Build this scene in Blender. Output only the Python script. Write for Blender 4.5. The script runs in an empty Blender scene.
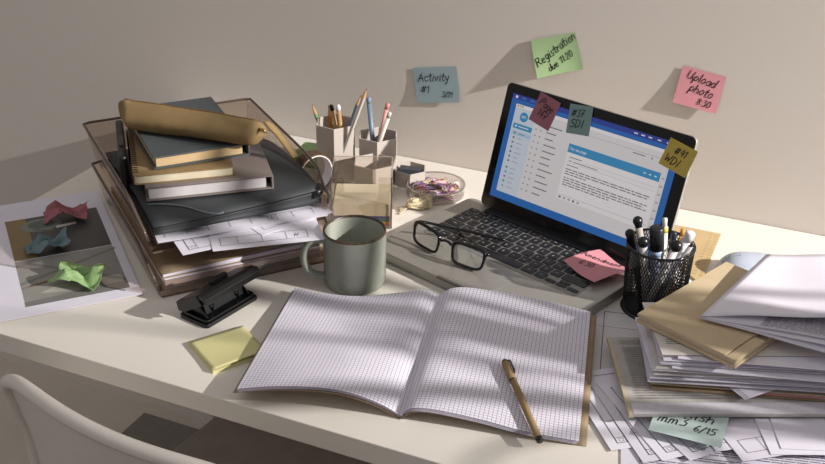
import bpy, bmesh, math, random
from mathutils import Vector, Matrix, noise
random.seed(7)
C = bpy.context.scene.collection
PI = math.pi
V = Vector

# ------------------------------------------------------------------ camera
F_PX, PITCH, YAW, ROLL, CAM_H = 1087.2, math.radians(27.27), math.radians(23.45), math.radians(0.94), 0.7632
fwd = V((-math.sin(YAW)*math.cos(PITCH), math.cos(YAW)*math.cos(PITCH), -math.sin(PITCH)))
r0 = V((math.cos(YAW), math.sin(YAW), 0)); u0 = r0.cross(fwd)
rgt = r0*math.cos(ROLL) + u0*math.sin(ROLL)
upv = u0*math.cos(ROLL) - r0*math.sin(ROLL)
CP = V((0, 0, CAM_H))
cd = bpy.data.cameras.new('camera'); cam = bpy.data.objects.new('camera', cd); C.objects.link(cam)
cd.sensor_width = 36; cd.lens = F_PX*36/825; cd.clip_start = .02; cd.clip_end = 60
m = Matrix((rgt, upv, -fwd)).transposed().to_4x4(); m.translation = CP; cam.matrix_world = m
bpy.context.scene.camera = cam

# ------------------------------------------------------------------ light
W = bpy.data.worlds.new('world'); bpy.context.scene.world = W; W.use_nodes = True
wn = W.node_tree; bg = wn.nodes['Background']; bg.inputs[1].default_value = 1.0
wtc = wn.nodes.new('ShaderNodeTexCoord'); wdp = wn.nodes.new('ShaderNodeVectorMath'); wdp.operation = 'DOT_PRODUCT'; wdp.inputs[1].default_value = (-.18, .05, .98)
wmr = wn.nodes.new('ShaderNodeMapRange'); wmr.inputs['From Min'].default_value = -1; wmr.inputs['From Max'].default_value = 1
wcr = wn.nodes.new('ShaderNodeValToRGB'); el = wcr.color_ramp.elements      # the room's soft light: dim floor, brighter ceiling
el[0].position = 0; el[0].color = (.07, .062, .055, 1); el[1].position = 1; el[1].color = (.56, .545, .54, 1)
e_ = el.new(.5); e_.color = (.205, .192, .181, 1)
wn.links.new(wtc.outputs['Generated'], wdp.inputs[0]); wn.links.new(wdp.outputs['Value'], wmr.inputs['Value']); wn.links.new(wmr.outputs[0], wcr.inputs[0]); wn.links.new(wcr.outputs[0], bg.inputs[0])
ld = bpy.data.lights.new('window_light', 'SPOT'); ld.shadow_soft_size = .024; ld.energy = 830; ld.color = (1, .96, .915)
ld.spot_size = math.radians(35); ld.spot_blend = 1.0
lamp = bpy.data.objects.new('window_light', ld); C.objects.link(lamp)
lamp.location = (2.4, 1.27, 1.38)
lamp.rotation_euler = (V((-.92, 1.50, .06)) - V(lamp.location)).to_track_quat('-Z', 'Y').to_euler()
vs = bpy.context.scene.view_settings
vs.view_transform = 'Standard'; vs.look = 'None'; vs.gamma = 1; vs.use_curve_mapping = False; vs.exposure = -0.07

# ------------------------------------------------------------------ helpers
def ray(u, v): return fwd + rgt*((u-412.5)/F_PX) - upv*((v-232)/F_PX)
def P(u, v, z=0.):
    """point of the place seen at photo pixel u, v at height z over the desk"""
    d = ray(u, v); return CP + d*((z-CP.z)/d.z)
def PY(u, v, y):
    d = ray(u, v); return CP + d*((y-CP.y)/d.y)
def lin(h):
    h = h.lstrip('#'); c = [int(h[i:i+2], 16)/255 for i in (0, 2, 4)]
    return tuple(x/12.92 if x <= .04045 else ((x+.055)/1.055)**2.4 for x in c)
MT = {}
def mat(name, col, rough=.6, metal=0, bump=0, bscale=200, var=.06, vscale=30, spec=.5, trans=0, emit=0):
    if name in MT: return MT[name]
    if isinstance(col, str): col = lin(col)
    M = bpy.data.materials.new(name); M.use_nodes = True; t = M.node_tree; b = t.nodes['Principled BSDF']
    b.inputs['Roughness'].default_value = rough; b.inputs['Metallic'].default_value = metal
    b.inputs['Specular IOR Level'].default_value = spec
    tc = t.nodes.new('ShaderNodeTexCoord'); nz = t.nodes.new('ShaderNodeTexNoise')
    nz.inputs['Scale'].default_value = vscale; nz.inputs['Detail'].default_value = 4
    t.links.new(tc.outputs['Object'], nz.inputs['Vector'])
    cr = t.nodes.new('ShaderNodeValToRGB')
    cr.color_ramp.elements[0].position = .3; cr.color_ramp.elements[1].position = .7
    cr.color_ramp.elements[0].color = (*[x*(1-var) for x in col], 1); cr.color_ramp.elements[1].color = (*[min(1, x*(1+var)) for x in col], 1)
    t.links.new(nz.outputs['Fac'], cr.inputs['Fac']); t.links.new(cr.outputs['Color'], b.inputs['Base Color'])
    if bump:
        n2 = t.nodes.new('ShaderNodeTexNoise'); n2.inputs['Scale'].default_value = bscale; n2.inputs['Detail'].default_value = 3
        t.links.new(tc.outputs['Object'], n2.inputs['Vector'])
        bp = t.nodes.new('ShaderNodeBump'); bp.inputs['Strength'].default_value = bump; bp.inputs['Distance'].default_value = .001
        t.links.new(n2.outputs['Fac'], bp.inputs['Height']); t.links.new(bp.outputs['Normal'], b.inputs['Normal'])
    if emit:
        t.links.new(cr.outputs['Color'], b.inputs['Emission Color']); b.inputs['Emission Strength'].default_value = emit
    MT[name] = M; return M
def clear(name, tint, gloss=.06, rough=.05):
    """thin see-through plastic: tinted transmission plus a surface sheen"""
    if name in MT: return MT[name]
    if isinstance(tint, str): tint = lin(tint)
    M = bpy.data.materials.new(name); M.use_nodes = True; t = M.node_tree
    t.nodes.remove(t.nodes['Principled BSDF']); out = t.nodes['Material Output']
    tr = t.nodes.new('ShaderNodeBsdfTransparent'); tr.inputs[0].default_value = (*tint, 1)
    gl = t.nodes.new('ShaderNodeBsdfGlossy'); gl.inputs['Roughness'].default_value = rough; gl.inputs[0].default_value = (1, 1, 1, 1)
    lw = t.nodes.new('ShaderNodeLayerWeight'); lw.inputs[0].default_value = .35
    mp = t.nodes.new('ShaderNodeMapRange'); mp.inputs['To Min'].default_value = gloss; mp.inputs['To Max'].default_value = .5
    mx = t.nodes.new('ShaderNodeMixShader')
    t.links.new(lw.outputs['Facing'], mp.inputs['Value']); t.links.new(mp.outputs[0], mx.inputs[0])
    t.links.new(tr.outputs[0], mx.inputs[1]); t.links.new(gl.outputs[0], mx.inputs[2]); t.links.new(mx.outputs[0], out.inputs[0])
    MT[name] = M; return M
def screenmat(name, col, s=1.0):
    s *= .70
    if name in MT: return MT[name]
    M = mat(name, tuple(x*.1 for x in lin(col)), .25, var=.01); b = M.node_tree.nodes['Principled BSDF']
    b.inputs['Emission Color'].default_value = (*lin(col), 1); b.inputs['Emission Strength'].default_value = s
    return M

class MB:
    def __init__(s): s.v = []; s.f = []; s.mi = []; s.uv = {}
    def add(s, vs_, fs, mi=0):
        k = len(s.v); s.v += [tuple(p) for p in vs_]
        for f in fs: s.f.append([k+i for i in f]); s.mi.append(mi)
        return k
    def box(s, x0, x1, y0, y1, z0, z1, mi=0):
        s.add([(x, y, z) for z in (z0, z1) for x, y in ((x0, y0), (x1, y0), (x1, y1), (x0, y1))],
              [(3, 2, 1, 0), (4, 5, 6, 7), (0, 1, 5, 4), (1, 2, 6, 5), (2, 3, 7, 6), (3, 0, 4, 7)], mi); return s
    def prism(s, poly, z0, z1, mi=0):
        n = len(poly)
        s.add([(x, y, z0) for x, y in poly]+[(x, y, z1) for x, y in poly],
              [tuple(range(n))[::-1], tuple(range(n, 2*n))]+[(i, (i+1) % n, n+(i+1) % n, n+i) for i in range(n)], mi); return s
    def hull(s, lo, hi, mi=0):
        """solid between two matching 3D polygons"""
        n = len(lo)
        s.add(list(lo)+list(hi), [tuple(range(n))[::-1], tuple(range(n, 2*n))]+[(i, (i+1) % n, n+(i+1) % n, n+i) for i in range(n)], mi); return s
    def tube(s, pts, r, n=10, mi=0, cap=True, closed=False):
        pts = [V(p) for p in pts]; m_ = len(pts); rr = r if isinstance(r, (list, tuple)) else [r]*m_
        vs_ = []; ref = None
        for i, p in enumerate(pts):
            if closed: d = pts[(i+1) % m_]-pts[i-1]
            else: d = pts[min(i+1, m_-1)]-pts[max(i-1, 0)]
            if d.length < 1e-9: d = V((0, 0, 1))
            d.normalize()
            if ref is None: ref = V((0, 0, 1)) if abs(d.z) < .9 else V((1, 0, 0))
            a = ref-d*ref.dot(d)
            if a.length < 1e-6: a = d.orthogonal()
            a.normalize(); ref = a; b = d.cross(a)
            vs_ += [p+(a*math.cos(t)+b*math.sin(t))*rr[i] for t in [2*PI*j/n for j in range(n)]]
        fs = [(i*n+j, i*n+(j+1) % n, ((i+1) % m_)*n+(j+1) % n, ((i+1) % m_)*n+j) for i in range(m_ if closed else m_-1) for j in range(n)]
        if cap and not closed: fs += [tuple(range(n))[::-1], tuple(range((m_-1)*n, m_*n))]
        s.add(vs_, fs, mi); return s
    def lathe(s, prof, n=48, c=(0, 0), mi=0):
        m_ = len(prof)
        vs_ = [(c[0]+r*math.cos(2*PI*j/n), c[1]+r*math.sin(2*PI*j/n), z) for r, z in prof for j in range(n)]
        s.add(vs_, [(i*n+j, i*n+(j+1) % n, (i+1)*n+(j+1) % n, (i+1)*n+j) for i in range(m_-1) for j in range(n)], mi); return s
    def disc(s, c, r, n=32, mi=0, up=V((0, 0, 1))):
        a = V(up).orthogonal().normalized(); b = V(up).cross(a)
        s.add([V(c)+(a*math.cos(2*PI*j/n)+b*math.sin(2*PI*j/n))*r for j in range(n)], [tuple(range(n))], mi); return s
    def grid(s, fn, nu, nv, mi=0, uvs=(1, 1)):
        k = s.add([fn(i/nu, j/nv) for j in range(nv+1) for i in range(nu+1)],
              [(j*(nu+1)+i, j*(nu+1)+i+1, (j+1)*(nu+1)+i+1, (j+1)*(nu+1)+i) for j in range(nv) for i in range(nu)], mi)
        for j in range(nv+1):
            for i in range(nu+1): s.uv[k+j*(nu+1)+i] = (i/nu*uvs[0], j/nv*uvs[1])
        return s
    def ribbon(s, pts, w, fn, mi=0):
        """flat stroke along 2D pts carried onto a surface by fn(x, y)"""
        pts = [V(p) for p in pts]
        fine = [pts[0]]
        for a, b in zip(pts, pts[1:]):
            k = max(1, int((b-a).length/.004))
            fine += [a.lerp(b, (i+1)/k) for i in range(k)]
        L = []
        for i, p in enumerate(fine):
            d = fine[min(i+1, len(fine)-1)]-fine[max(i-1, 0)]
            if d.length < 1e-9: d = V((1, 0))
            d.normalize(); nn = V((-d.y, d.x))*w/2
            L.append((p+nn, p-nn))
        L[0] = (L[0][0]-(fine[1]-fine[0]).normalized()*w*.4, L[0][1]-(fine[1]-fine[0]).normalized()*w*.4)
        vs_ = []
        for a, b in L: vs_ += [fn(a.x, a.y), fn(b.x, b.y)]
        s.add(vs_, [(2*i, 2*i+1, 2*i+3, 2*i+2) for i in range(len(L)-1)], mi); return s
    def rot(s, M, k=0):
        for i in range(k, len(s.v)): s.v[i] = tuple(M @ V(s.v[i]))
        return s
    def build(s, name, m_, parent=None, smooth=False, bevel=0, solid=0, sub=0, seg=2, world=False):
        me = bpy.data.meshes.new(name)
        vv = s.v
        if world and parent is not None:
            inv = parent.matrix_basis.inverted(); vv = [tuple(inv @ V(p)) for p in vv]
        me.from_pydata(vv, [], s.f); 
        ms = m_ if isinstance(m_, (list, tuple)) else [m_]
        for q in ms: me.materials.append(q)
        for p, i in zip(me.polygons, s.mi): p.material_index = i; p.use_smooth = smooth
        if s.uv:
            l = me.uv_layers.new(name='uv')
            for lp in me.loops: l.data[lp.index].uv = s.uv.get(lp.vertex_index, (0, 0))
        me.validate(); me.update()
        bm = bmesh.new(); bm.from_mesh(me)
        if not s.uv: bmesh.ops.recalc_face_normals(bm, faces=bm.faces)
        bm.to_mesh(me); bm.free()
        o = bpy.data.objects.new(name, me); C.objects.link(o)
        if parent is not None: o.parent = parent
        if solid: q = o.modifiers.new('solid', 'SOLIDIFY'); q.thickness = solid; q.offset = -1
        if bevel: q = o.modifiers.new('bevel', 'BEVEL'); q.width = bevel; q.segments = seg; q.limit_method = 'ANGLE'; q.angle_limit = .7
        if sub: q = o.modifiers.new('sub', 'SUBSURF'); q.levels = sub; q.render_levels = sub
        return o
def tag(o, label, cat, group=None, kind=None):
    if label: o['label'] = label
    if cat: o['category'] = cat
    if group: o['group'] = group
    if kind: o['kind'] = kind
    return o
def thing(name, label, cat, loc=(0, 0, 0), rz=0, group=None):
    o = bpy.data.objects.new(name, None); C.objects.link(o); o.empty_display_size = .02
    o.matrix_basis = Matrix.Translation(V(loc)) @ Matrix.Rotation(rz, 4, 'Z')
    return tag(o, label, cat, group)
def place(o, loc, rz=0):
    o.matrix_basis = Matrix.Translation(V(loc)) @ Matrix.Rotation(rz, 4, 'Z'); return o
def copy_tree(o, parent=None):
    c = o.copy(); C.objects.link(c); c.parent = parent
    for ch in list(o.children): copy_tree(ch, c)
    return c
def ang(a, b): return math.atan2((b-a).y, (b-a).x)
def rrect(x0, x1, y0, y1, r, n=5):
    out = []
    for cx, cy, a0 in ((x1-r, y0+r, -PI/2), (x1-r, y1-r, 0), (x0+r, y1-r, PI/2), (x0+r, y0+r, PI)):
        out += [(cx+r*math.cos(a0+PI/2*i/n), cy+r*math.sin(a0+PI/2*i/n)) for i in range(n+1)]
    return out

def smoothpath(pts, k=5):
    out = []; p = [V(x) for x in pts]; p = [p[0]*2-p[1]]+p+[p[-1]*2-p[-2]]
    for i in range(1, len(p)-2):
        for j in range(k):
            s = j/k; a, b, c_, d = p[i-1], p[i], p[i+1], p[i+2]
            out.append(.5*((2*b)+(c_-a)*s+(2*a-5*b+4*c_-d)*s*s+(3*b-a-3*c_+d)*s**3))
    out.append(p[-2]); return out

# single-stroke lettering, glyph box 4 wide x 6 high
G = {
 'A': [(0,0,2,6,4,0),(1,2.4,3.2,2.4)], 'R': [(0,0,.3,6,2.6,5.8,3.2,4.6,2.2,3.2,.3,3),(1.4,3,3.8,0)], 'U': [(0,6,.1,1.5,1.4,0,2.9,1.2,3.4,6),(3.4,2,4,0)],
 'P': [(0,0,.5,6),(.2,5.6,2.6,6,3.6,4.8,2.8,3.2,.4,2.8)], 'S': [(3.6,5.2,2,6,.4,4.8,1,3.4,3,2.6,3.4,1.2,1.8,0,0,.6)], 'D': [(.3,0,.5,6,2.8,5.2,3.8,3,2.8,.8,.1,0)],
 'I': [(1,0,1.6,6)], 'W': [(0,6,.7,0,2.1,4.4,2.9,0,4.6,6)], 'N': [(0,0,.3,6,3,0,3.5,6)],
 'a': [(2.8,3.2,1.2,3.7,.1,1.8,1,0,2.6,1.2,2.8,3.4),(2.8,3.4,2.8,.6,3.4,0)], 'b': [(.3,6,.2,0,2,.2,2.8,1.8,1.8,3.4,.3,2.4)], 'c': [(2.6,3.2,1.2,3.7,.2,1.8,1.2,0,2.8,.7)],
 'd': [(2.6,2.6,1,3.5,.1,1.4,1.2,0,2.6,1.2),(3,6,2.7,0)], 'e': [(.3,1.9,2.6,2.2,2,3.6,.6,3.2,.2,1.4,1.2,0,2.8,.6)], 'f': [(2.8,5.6,1.8,6,1,4.6,.8,-.6),(0,3.2,2.4,3.4)],
 'g': [(2.6,3.3,1,3.6,.3,1.8,1.3,.4,2.6,1.6),(2.7,3.4,2.4,-1.2,1,-2,.2,-1.2)], 'h': [(.3,6,.1,0),(.2,2.4,1.6,3.6,2.4,2.6,2.5,0)], 'i': [(.6,3.4,.5,.3,1.1,0),(.7,4.9,.9,5.2)],
 'l': [(.5,6,.4,.5,1,0)], 'm': [(.1,0,.4,3.5),(.3,2.4,1.2,3.6,1.7,2.8,1.6,0),(1.7,2.4,2.7,3.6,3.2,2.8,3.2,.3,3.7,0)], 'n': [(.1,0,.4,3.5),(.3,2.3,1.6,3.6,2.3,2.6,2.3,.3,2.9,0)],
 'o': [(1.4,3.6,.2,2.2,.6,.3,1.8,0,2.7,1.6,2.2,3.3,1.4,3.6)], 'p': [(.5,3.4,0,-2.2),(.4,2.6,1.6,3.7,2.7,2.4,1.8,.5,.4,.6)], 'r': [(.3,3.5,.3,0),(.4,2.2,1.2,3.4,2.2,3.4)],
 's': [(2.2,3.3,.9,3.5,.5,2.4,2,1.5,1.8,.2,.1,.2)], 't': [(1.2,5.6,.9,.5,1.8,0,2.3,.4),(0,3.7,2.4,3.9)], 'u': [(.3,3.5,.3,.7,1.2,0,2.3,1),(2.5,3.5,2.4,.4,3,0)],
 'v': [(0,3.5,1.2,0,2.6,3.6)], 'y': [(.2,3.5,.9,1.2,2.2,1.4),(2.7,3.6,1.4,-1.4,0,-2)], 'k': [(.3,6,.1,0),(2.3,3.6,.4,1.6,2.5,0)], 'w': [(0,3.5,.7,0,1.6,2.6,2.3,0,3.4,3.5)],
 '#': [(.8,0,1.8,5.4),(2.4,0,3.4,5.4),(.2,3.7,4,3.9),(0,1.6,3.7,1.8)],
 '0': [(1.8,6,.4,4.4,.5,1,1.7,0,3,1.6,2.9,4.8,1.8,6)], '1': [(.3,4.6,1.6,6,1.4,0)], '2': [(.4,4.8,1.6,6,2.9,5,2.2,3,.1,.1,3.2,0)], '3': [(.5,5.8,2.8,5.8,1.4,3.6,2.9,2.4,2.3,.4,.2,.3)],
 '4': [(2,6,.2,2.2,3.4,2.4),(2.6,4.2,2.2,0)], '5': [(3,6,.8,6,.5,3.6,2.4,3.4,2.8,1.4,1.6,0,.1,.4)], '6': [(2.6,6,.9,3.8,.3,1.4,1.4,0,2.7,1.2,2,2.8,.5,2.2)],
 '7': [(.2,5.8,3.2,6,1.4,0),(.9,2.9,2.9,3.1)], '8': [(1.7,3.2,.5,4.6,1.6,6,2.8,4.8,1.7,3.2,.4,1.6,1.4,0,2.8,1.4,1.7,3.2)], ':': [(.6,3.4,.8,3.7),(.5,.8,.7,1.1)], '/': [(0,-.5,2.6,6.2)], ' ': []}
ADV = {'I': 2.2, 'i': 1.8, 'l': 1.6, 't': 2.7, 'r': 2.5, '1': 2.4, ':': 1.6, ' ': 2.2, 'm': 4.4, 'W': 5.3, 'w': 4.1, 'A': 4.6, 'U': 4.6, '#': 4.8, '/': 3, 'R': 4.4, 's': 2.9, 'N': 4.4, 'D': 4.5, 'S': 4.3, 'P': 4.2, 'f': 2.9}
def write(mb, txt, x, y, h, fn, rot=0, slant=.2, w=None, mi=0, jit=.12):
    """letters with cap height h from baseline point x, y"""
    k = h/6; cx = 0; w = w or h*.11; c_, s_ = math.cos(rot), math.sin(rot); rnd = random.Random(txt)
    for ch in txt:
        dy = rnd.uniform(-jit, jit)*2
        for st in G.get(ch, []):
            pts = []
            for i in range(0, len(st), 2):
                gx = cx+st[i]+slant*st[i+1]; gy = st[i+1]+dy
                pts.append((x+(gx*c_-gy*s_)*k, y+(gx*s_+gy*c_)*k))
            mb.ribbon(pts, w, fn, mi)
        cx += ADV.get(ch, 3.5)
    return cx*k

# ------------------------------------------------------------------ materials
wallM = mat('painted_wall', '#d8d0c9', .85, bump=.15, bscale=90, var=.015, vscale=2)
deskM = mat('desk_laminate', '#e6e0d7', .38, bump=.05, bscale=400, var=.015, vscale=5)
floorM = mat('beige_floor', '#c9bfb4', .6, var=.05, vscale=6)
paper = mat('white_paper', '#e6e2ee', .7, var=.02)
paper2 = mat('cool_paper', '#dcd7e4', .7, var=.02)
inkM = mat('black_ink', '#15131a', .5)
greyink = mat('grey_print', '#55525c', .7)
kraft = mat('kraft_card', '#98846a', .8, bump=.2, bscale=600, var=.08, vscale=60)
kraft2 = mat('pale_kraft', '#bfb19a', .75, bump=.15, bscale=500, var=.05, vscale=50)
smoke = clear('smoked_plastic', (.86, .80, .75), .05)
smoke_edge = mat('smoked_plastic_edge', '#5d4f45', .25, var=.05)
clearM = clear('clear_plastic', (.93, .91, .90), .05)
lensM = clear('lens_glass', (.93, .94, .93), .06, .02)
blackp = mat('black_plastic', '#111113', .35, bump=.05, bscale=500)
blackg = mat('glossy_black', '#0c0c0e', .12)
alu = mat('aluminium', '#aaa69f', .42, metal=.55, var=.02)
whitep = mat('white_plastic', '#ddd6cf', .35, var=.02)

# ------------------------------------------------------------------ setting
YW = 1.62
mb = MB(); mb.box(-5, 4, YW, YW+.1, -.73, 2.2); tag(mb.build('wall_back', wallM), None, None, kind='structure')
mb = MB(); mb.box(-5, 4, -2.5, YW+.1, -.80, -.73); tag(mb.build('floor', floorM), None, None, kind='structure')

# desk
t = thing('desk', 'white laminate desk with a square front edge carrying all the clutter', 'desk', (0, 0, 0))
MB().box(-1.185, .75, .870, YW-.001, -.029, 0).build('desk_top', deskM, t, bevel=.0012)
for x, y in ((-1.165, .90), (-1.171, 1.606), (.70, .92), (.70, 1.57)):
    MB().box(x-.012, x+.012, y-.012, y+.012, -.7238, -.0295).build('leg', whitep, t, bevel=.002)
o = MB().box(-1.335, .6, .2, 1.58, 0, .006).build('rug', mat('dark_grey_rug', '#7e7771', .95, bump=.4, bscale=300, var=.05, vscale=60), bevel=.002); place(o, (0, 0, -.73))
tag(o, 'dark grey flat rug on the floor under the desk', 'rug')

# chair: curved white shell with a rolled top rim, wire legs
def chair():
    t = thing('chair', 'white plastic shell chair with a curved backrest tucked in front of the desk', 'chair', (-.642, .985, -.7205), math.radians(-7))
    def shell(u, v, off=0):
        # u across, v from seat front (0) over the seat to the top of the back (1)
        s = v*2
        if s < 1: y = .24-.40*s; z = .35+.02*(1-s)**2; w = .2+.01*s
        else:
            q = s-1; a = min(1, q/.3)
            y = -.16-.07*q-.03*a; z = .35+.40*q**1.05; w = .21-.005*q
        x = (u*2-1); cx = x*w
        y += (x*x)*.040*max(0, min(1, s-.7)); z += (1-max(0, min(1, s-.8)))*.045*x*x - max(0, s-1.7)*.11*abs(x)**6
        return V((cx, y, z))
    MB().grid(shell, 24, 36).build('shell', whitep, t, smooth=True, solid=.006, sub=1)
    top = [shell(i/30, 1)+V((0, 0, 0)) for i in range(31)]
    side = [shell(0, 1-i/12*.45) for i in range(13)]; side2 = [shell(1, 1-i/12*.45) for i in range(13)]
    path = side[::-1]+top[1:]+side2[1:]
    MB().tube(path, [.005+.004*math.sin(PI*min(1, i/10))*1 if i < 10 else (.009 if i < len(path)-10 else .005+.004*(len(path)-i)/10) for i in range(len(path))], 10).build('rolled_rim', whitep, t, smooth=True)
    steel = mat('chair_steel', '#b5b0aa', .3, metal=.9)
    for sx in (-1, 1):
        for sy in (-1, 1):
            MB().tube([(sx*.1, sy*.08, .345), (sx*.16, sy*.13, .27), (sx*.22, sy*.22, .0)], .008).build('leg', steel, t, smooth=True)
chair()
o = MB().prism(rrect(-.225, .225, -.13, .26, .05, 8), 0, .022).build('seat_cushion', mat('dark_grey_felt', '#a89f98', .95, bump=.4, bscale=300), bevel=.006, seg=3)
place(o, (-.642, .985, -.7205+.3765+.024), math.radians(-7)); tag(o, 'grey felt cushion on the seat of the white chair', 'cushion')

# unseen plant, added between lamp and papers so its leaves cast soft shade streaks
def plant():
    t = thing('added_shade_plant', 'added out-of-view long-leaved plant in a white pot, streaking the papers with shade', 'plant', (.60, 1.17, 0), 0)
    MB().lathe([(.0001, 0), (.045, 0), (.050, .003), (.062, .10), (.062, .108), (.056, .108), (.055, .095), (.0001, .095)], 40).build('pot', whitep, t, smooth=True)
    MB().disc((0, 0, .0965), .0545, 32).build('soil', mat('soil', '#3a2e26', .95), t)
    lm = mat('leaf_green', '#5d7a4a', .5, var=.15, vscale=40); rnd = random.Random(21)
    for i in range(11):
        a = i*2.4+rnd.uniform(-.2, .2); L_ = rnd.uniform(.20, .34); hgt = rnd.uniform(.42, .70); w_ = rnd.uniform(.009, .014)
        def f(u, v, a=a, L_=L_, hgt=hgt, w_=w_):
            rr = .01+L_*u**1.6; z = .095+hgt*math.sin(u*PI*.62)/1.0*(1-.15*u)
            w = w_*math.sin(PI*min(1, .12+u*.9))**.7
            side = V((-math.sin(a), math.cos(a), 0)); up_ = V((0, 0, 1))
            return V((math.cos(a)*rr, math.sin(a)*rr, z))+side*(v*2-1)*w+up_*abs(v*2-1)*w*.4
        MB().grid(f, 22, 4).build('leaf', lm, t, smooth=True)
plant()

# ------------------------------------------------------------------ letter trays
TO = V((-.822, 1.033, 0)); TA = math.radians(50.4)     # front left foot, direction of the front
TW, TD = .250, .338
def tray(label, dx, dy, z, lip=.024):
    t = thing('letter_tray', label, 'letter tray', TO+Matrix.Rotation(TA, 3, 'Z') @ V((dx, dy, z)), TA, 'smoked letter trays in a stack')
    H = .062
    mb = MB()
    mb.box(.004, TW-.004, .0, TD, .008, .0105)                          # floor
    DR = .011
    # side walls lower towards the open front, scooped
    for x in (0, TW-.003):
        pr = [(0, 0), (TD, 0), (TD, H-.006), (TD-.01, H), (.10, H), (.05, H-.004), (.018, H-.022), (-.002, H-.026), (-.004, .02)]
        mb.add([(x+dx_+DR*zz/H*(-1 if x == 0 else 1), y+(DR*zz/H if y > .3 else 0), zz) for dx_ in (0, .003) for y, zz in pr],
               [tuple(range(9)), tuple(range(9, 18))[::-1]]+[(i, (i+1) % 9, 9+(i+1) % 9, 9+i) for i in range(9)])
    mb.hull([(.003, TD-.003, 0), (TW-.003, TD-.003, 0), (TW-.003, TD, 0), (.003, TD, 0)], [(.003-DR, TD-.003+DR, H), (TW-.003+DR, TD-.003+DR, H), (TW-.003+DR, TD+DR, H), (.003-DR, TD+DR, H)])
    mb.box(.003, TW-.003, -.003, 0, 0, lip)
    mb.build('tray_body', smoke, t)
    rim = []
    pr = [(-.003, .024), (-.003, H-.026), (.018, H-.022), (.05, H-.004), (.10, H), (TD-.014, H), (TD-.004, H)]
    path = [(-.0005-DR*z_/H, y+(DR if y > .3 else 0), z_) for y, z_ in pr]+[(.010-DR, TD+DR+.0005, H), (TW-.010+DR, TD+DR+.0005, H)]+[(TW+.0005+DR*z_/H, y+(DR if y > .3 else 0), z_) for y, z_ in pr[::-1]]
    MB().tube(path, .0021, 6).build('rim', smoke_edge, t, smooth=True)
    MB().tube([(.002, -.003, .001), (TW-.002, -.003, .001)], .0015, 6).build('front_lip', smoke_edge, t)
    for x in (.006, TW-.006):
        for y in (.02, TD-.02):
            MB().box(x-.004, x+.004, y-.006, y+.006, -.0025 if z > .02 else 0, .004).build('foot', smoke_edge, t)
    return t
tray('smoked brown letter tray on the desk holding kraft folders, lower of the two', 0, 0, 0)
tray('smoked brown letter tray stacked on top, holding the dark folder and books', -.004, .006, .066, .012)
def TP(x, y, z): return TO+Matrix.Rotation(TA, 3, 'Z') @ V((x, y, z))

def sheet(name, label, cat, loc, rz, w, d, m_=None, wav=.001, group=None, seed=0, draw=None, thick=.0005, lift=None, nu=14, nv=14, parts=True):
    """a loose sheet; origin at its front left corner, x to the right, y to the back"""
    m_ = m_ or paper
    def f(x, y):
        z = wav*(1+noise.noise(V((x*9+seed*3.1, y*9, seed*1.7)))) if wav else 0
        if lift: z += lift(x/w, y/d)
        return V((x, y, z))
    o = MB().grid(lambda u, v: f(u*w, v*d), nu, nv, uvs=(w, d)).build(name, m_, smooth=False, solid=thick)
    place(o, V(loc)+V((0, 0, thick)), rz); tag(o, label, cat, group)
    if draw:
        mb = MB(); draw(mb, lambda x, y: f(x, y)+V((0, 0, .00035)), w, d)
        mb.build('printing', [inkM, greyink], o)
    return o
def line(mb, fn, x0, y0, x1, y1, w=.0007, mi=0): mb.ribbon([(x0, y0), (x1, y1)], w, fn, mi)
def rectl(mb, fn, x0, x1, y0, y1, w=.0007, mi=0):
    for a in ((x0, y0, x1, y0), (x1, y0, x1, y1), (x1, y1, x0, y1), (x0, y1, x0, y0)): line(mb, fn, *a, w, mi)
def form(mb, fn, w, d):
    rectl(mb, fn, .012, w-.012, .010, d-.012, .0008)
    rectl(mb, fn, .012, .024, .010, .019, .0006); rectl(mb, fn, .016, .021, .0125, .017, .0004)
    line(mb, fn, .024, .010, .024, d-.012, .0005); line(mb, fn, .012, .05, .024, .05, .0005)
def band(mb, fn, w, d):      # drawing sheet with title cells along the front edge
    line(mb, fn, .008, .030, w-.008, .030, .0006, 1)
    for i in range(8): line(mb, fn, .012+i*.03, .012, .012+i*.03, .030, .0005)
    rectl(mb, fn, w*.66, w*.66+.012, .012, .028, .0005); write(mb, 'N', w*.66+.003, .016, .007, fn)
def cells(mb, fn, w, d):
    rectl(mb, fn, .012, w-.02, .012, .034, .0006)
    n = int((w-.04)/.033)
    for i in range(n): line(mb, fn, .035+i*.033, .012, .035+i*.033, .034, .0005)
    write(mb, 'N', w-.038, .018, .008, fn)
def textblock(x0, x1, y0, y1, step=.0045, w=.0011, mi=1):
    def dr(mb, fn, W_, D_):
        rnd = random.Random(int(x0*1000+y1*777)); y = y1
        while y > y0:
            x = x0
            while x < x1:
                l = rnd.uniform(.006, .02); e = min(x1, x+l)
                if e-x > .002: mb.ribbon([(x, y), (e, y)], w, fn, mi)
                x = e+.0018
            y -= step
            if rnd.random() < .12: y -= step
    return dr

# lower tray contents
def slab(name, label, cat, loc, rz, w, d, h, m_, bevel=.0006, group=None):
    o = MB().box(0, w, 0, d, 0, h).build(name, m_, bevel=bevel); place(o, loc, rz); return tag(o, label, cat, group)
slab('paper_stack', 'thin pile of white paper under the kraft folder in the lower tray', 'paper', TP(.010, .006, .0108), TA, TW-.022, .30, .010, paper)
t = thing('kraft_folder', 'brown kraft document folder lying in the lower letter tray', 'folder', TP(.008, .010, .021), TA)
MB().box(0, TW-.018, 0, .31, 0, .0012).build('back_cover', kraft, t)
MB().box(.002, TW-.024, .002, .30, .0014, .0070).build('papers', paper2, t)
MB().grid(lambda u, v: V((u*(TW-.018), v*.31, .0075+.014*(u**2)*(1-v)**2)), 12, 12).build('front_cover', kraft, t, smooth=True, solid=.0012)

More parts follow.
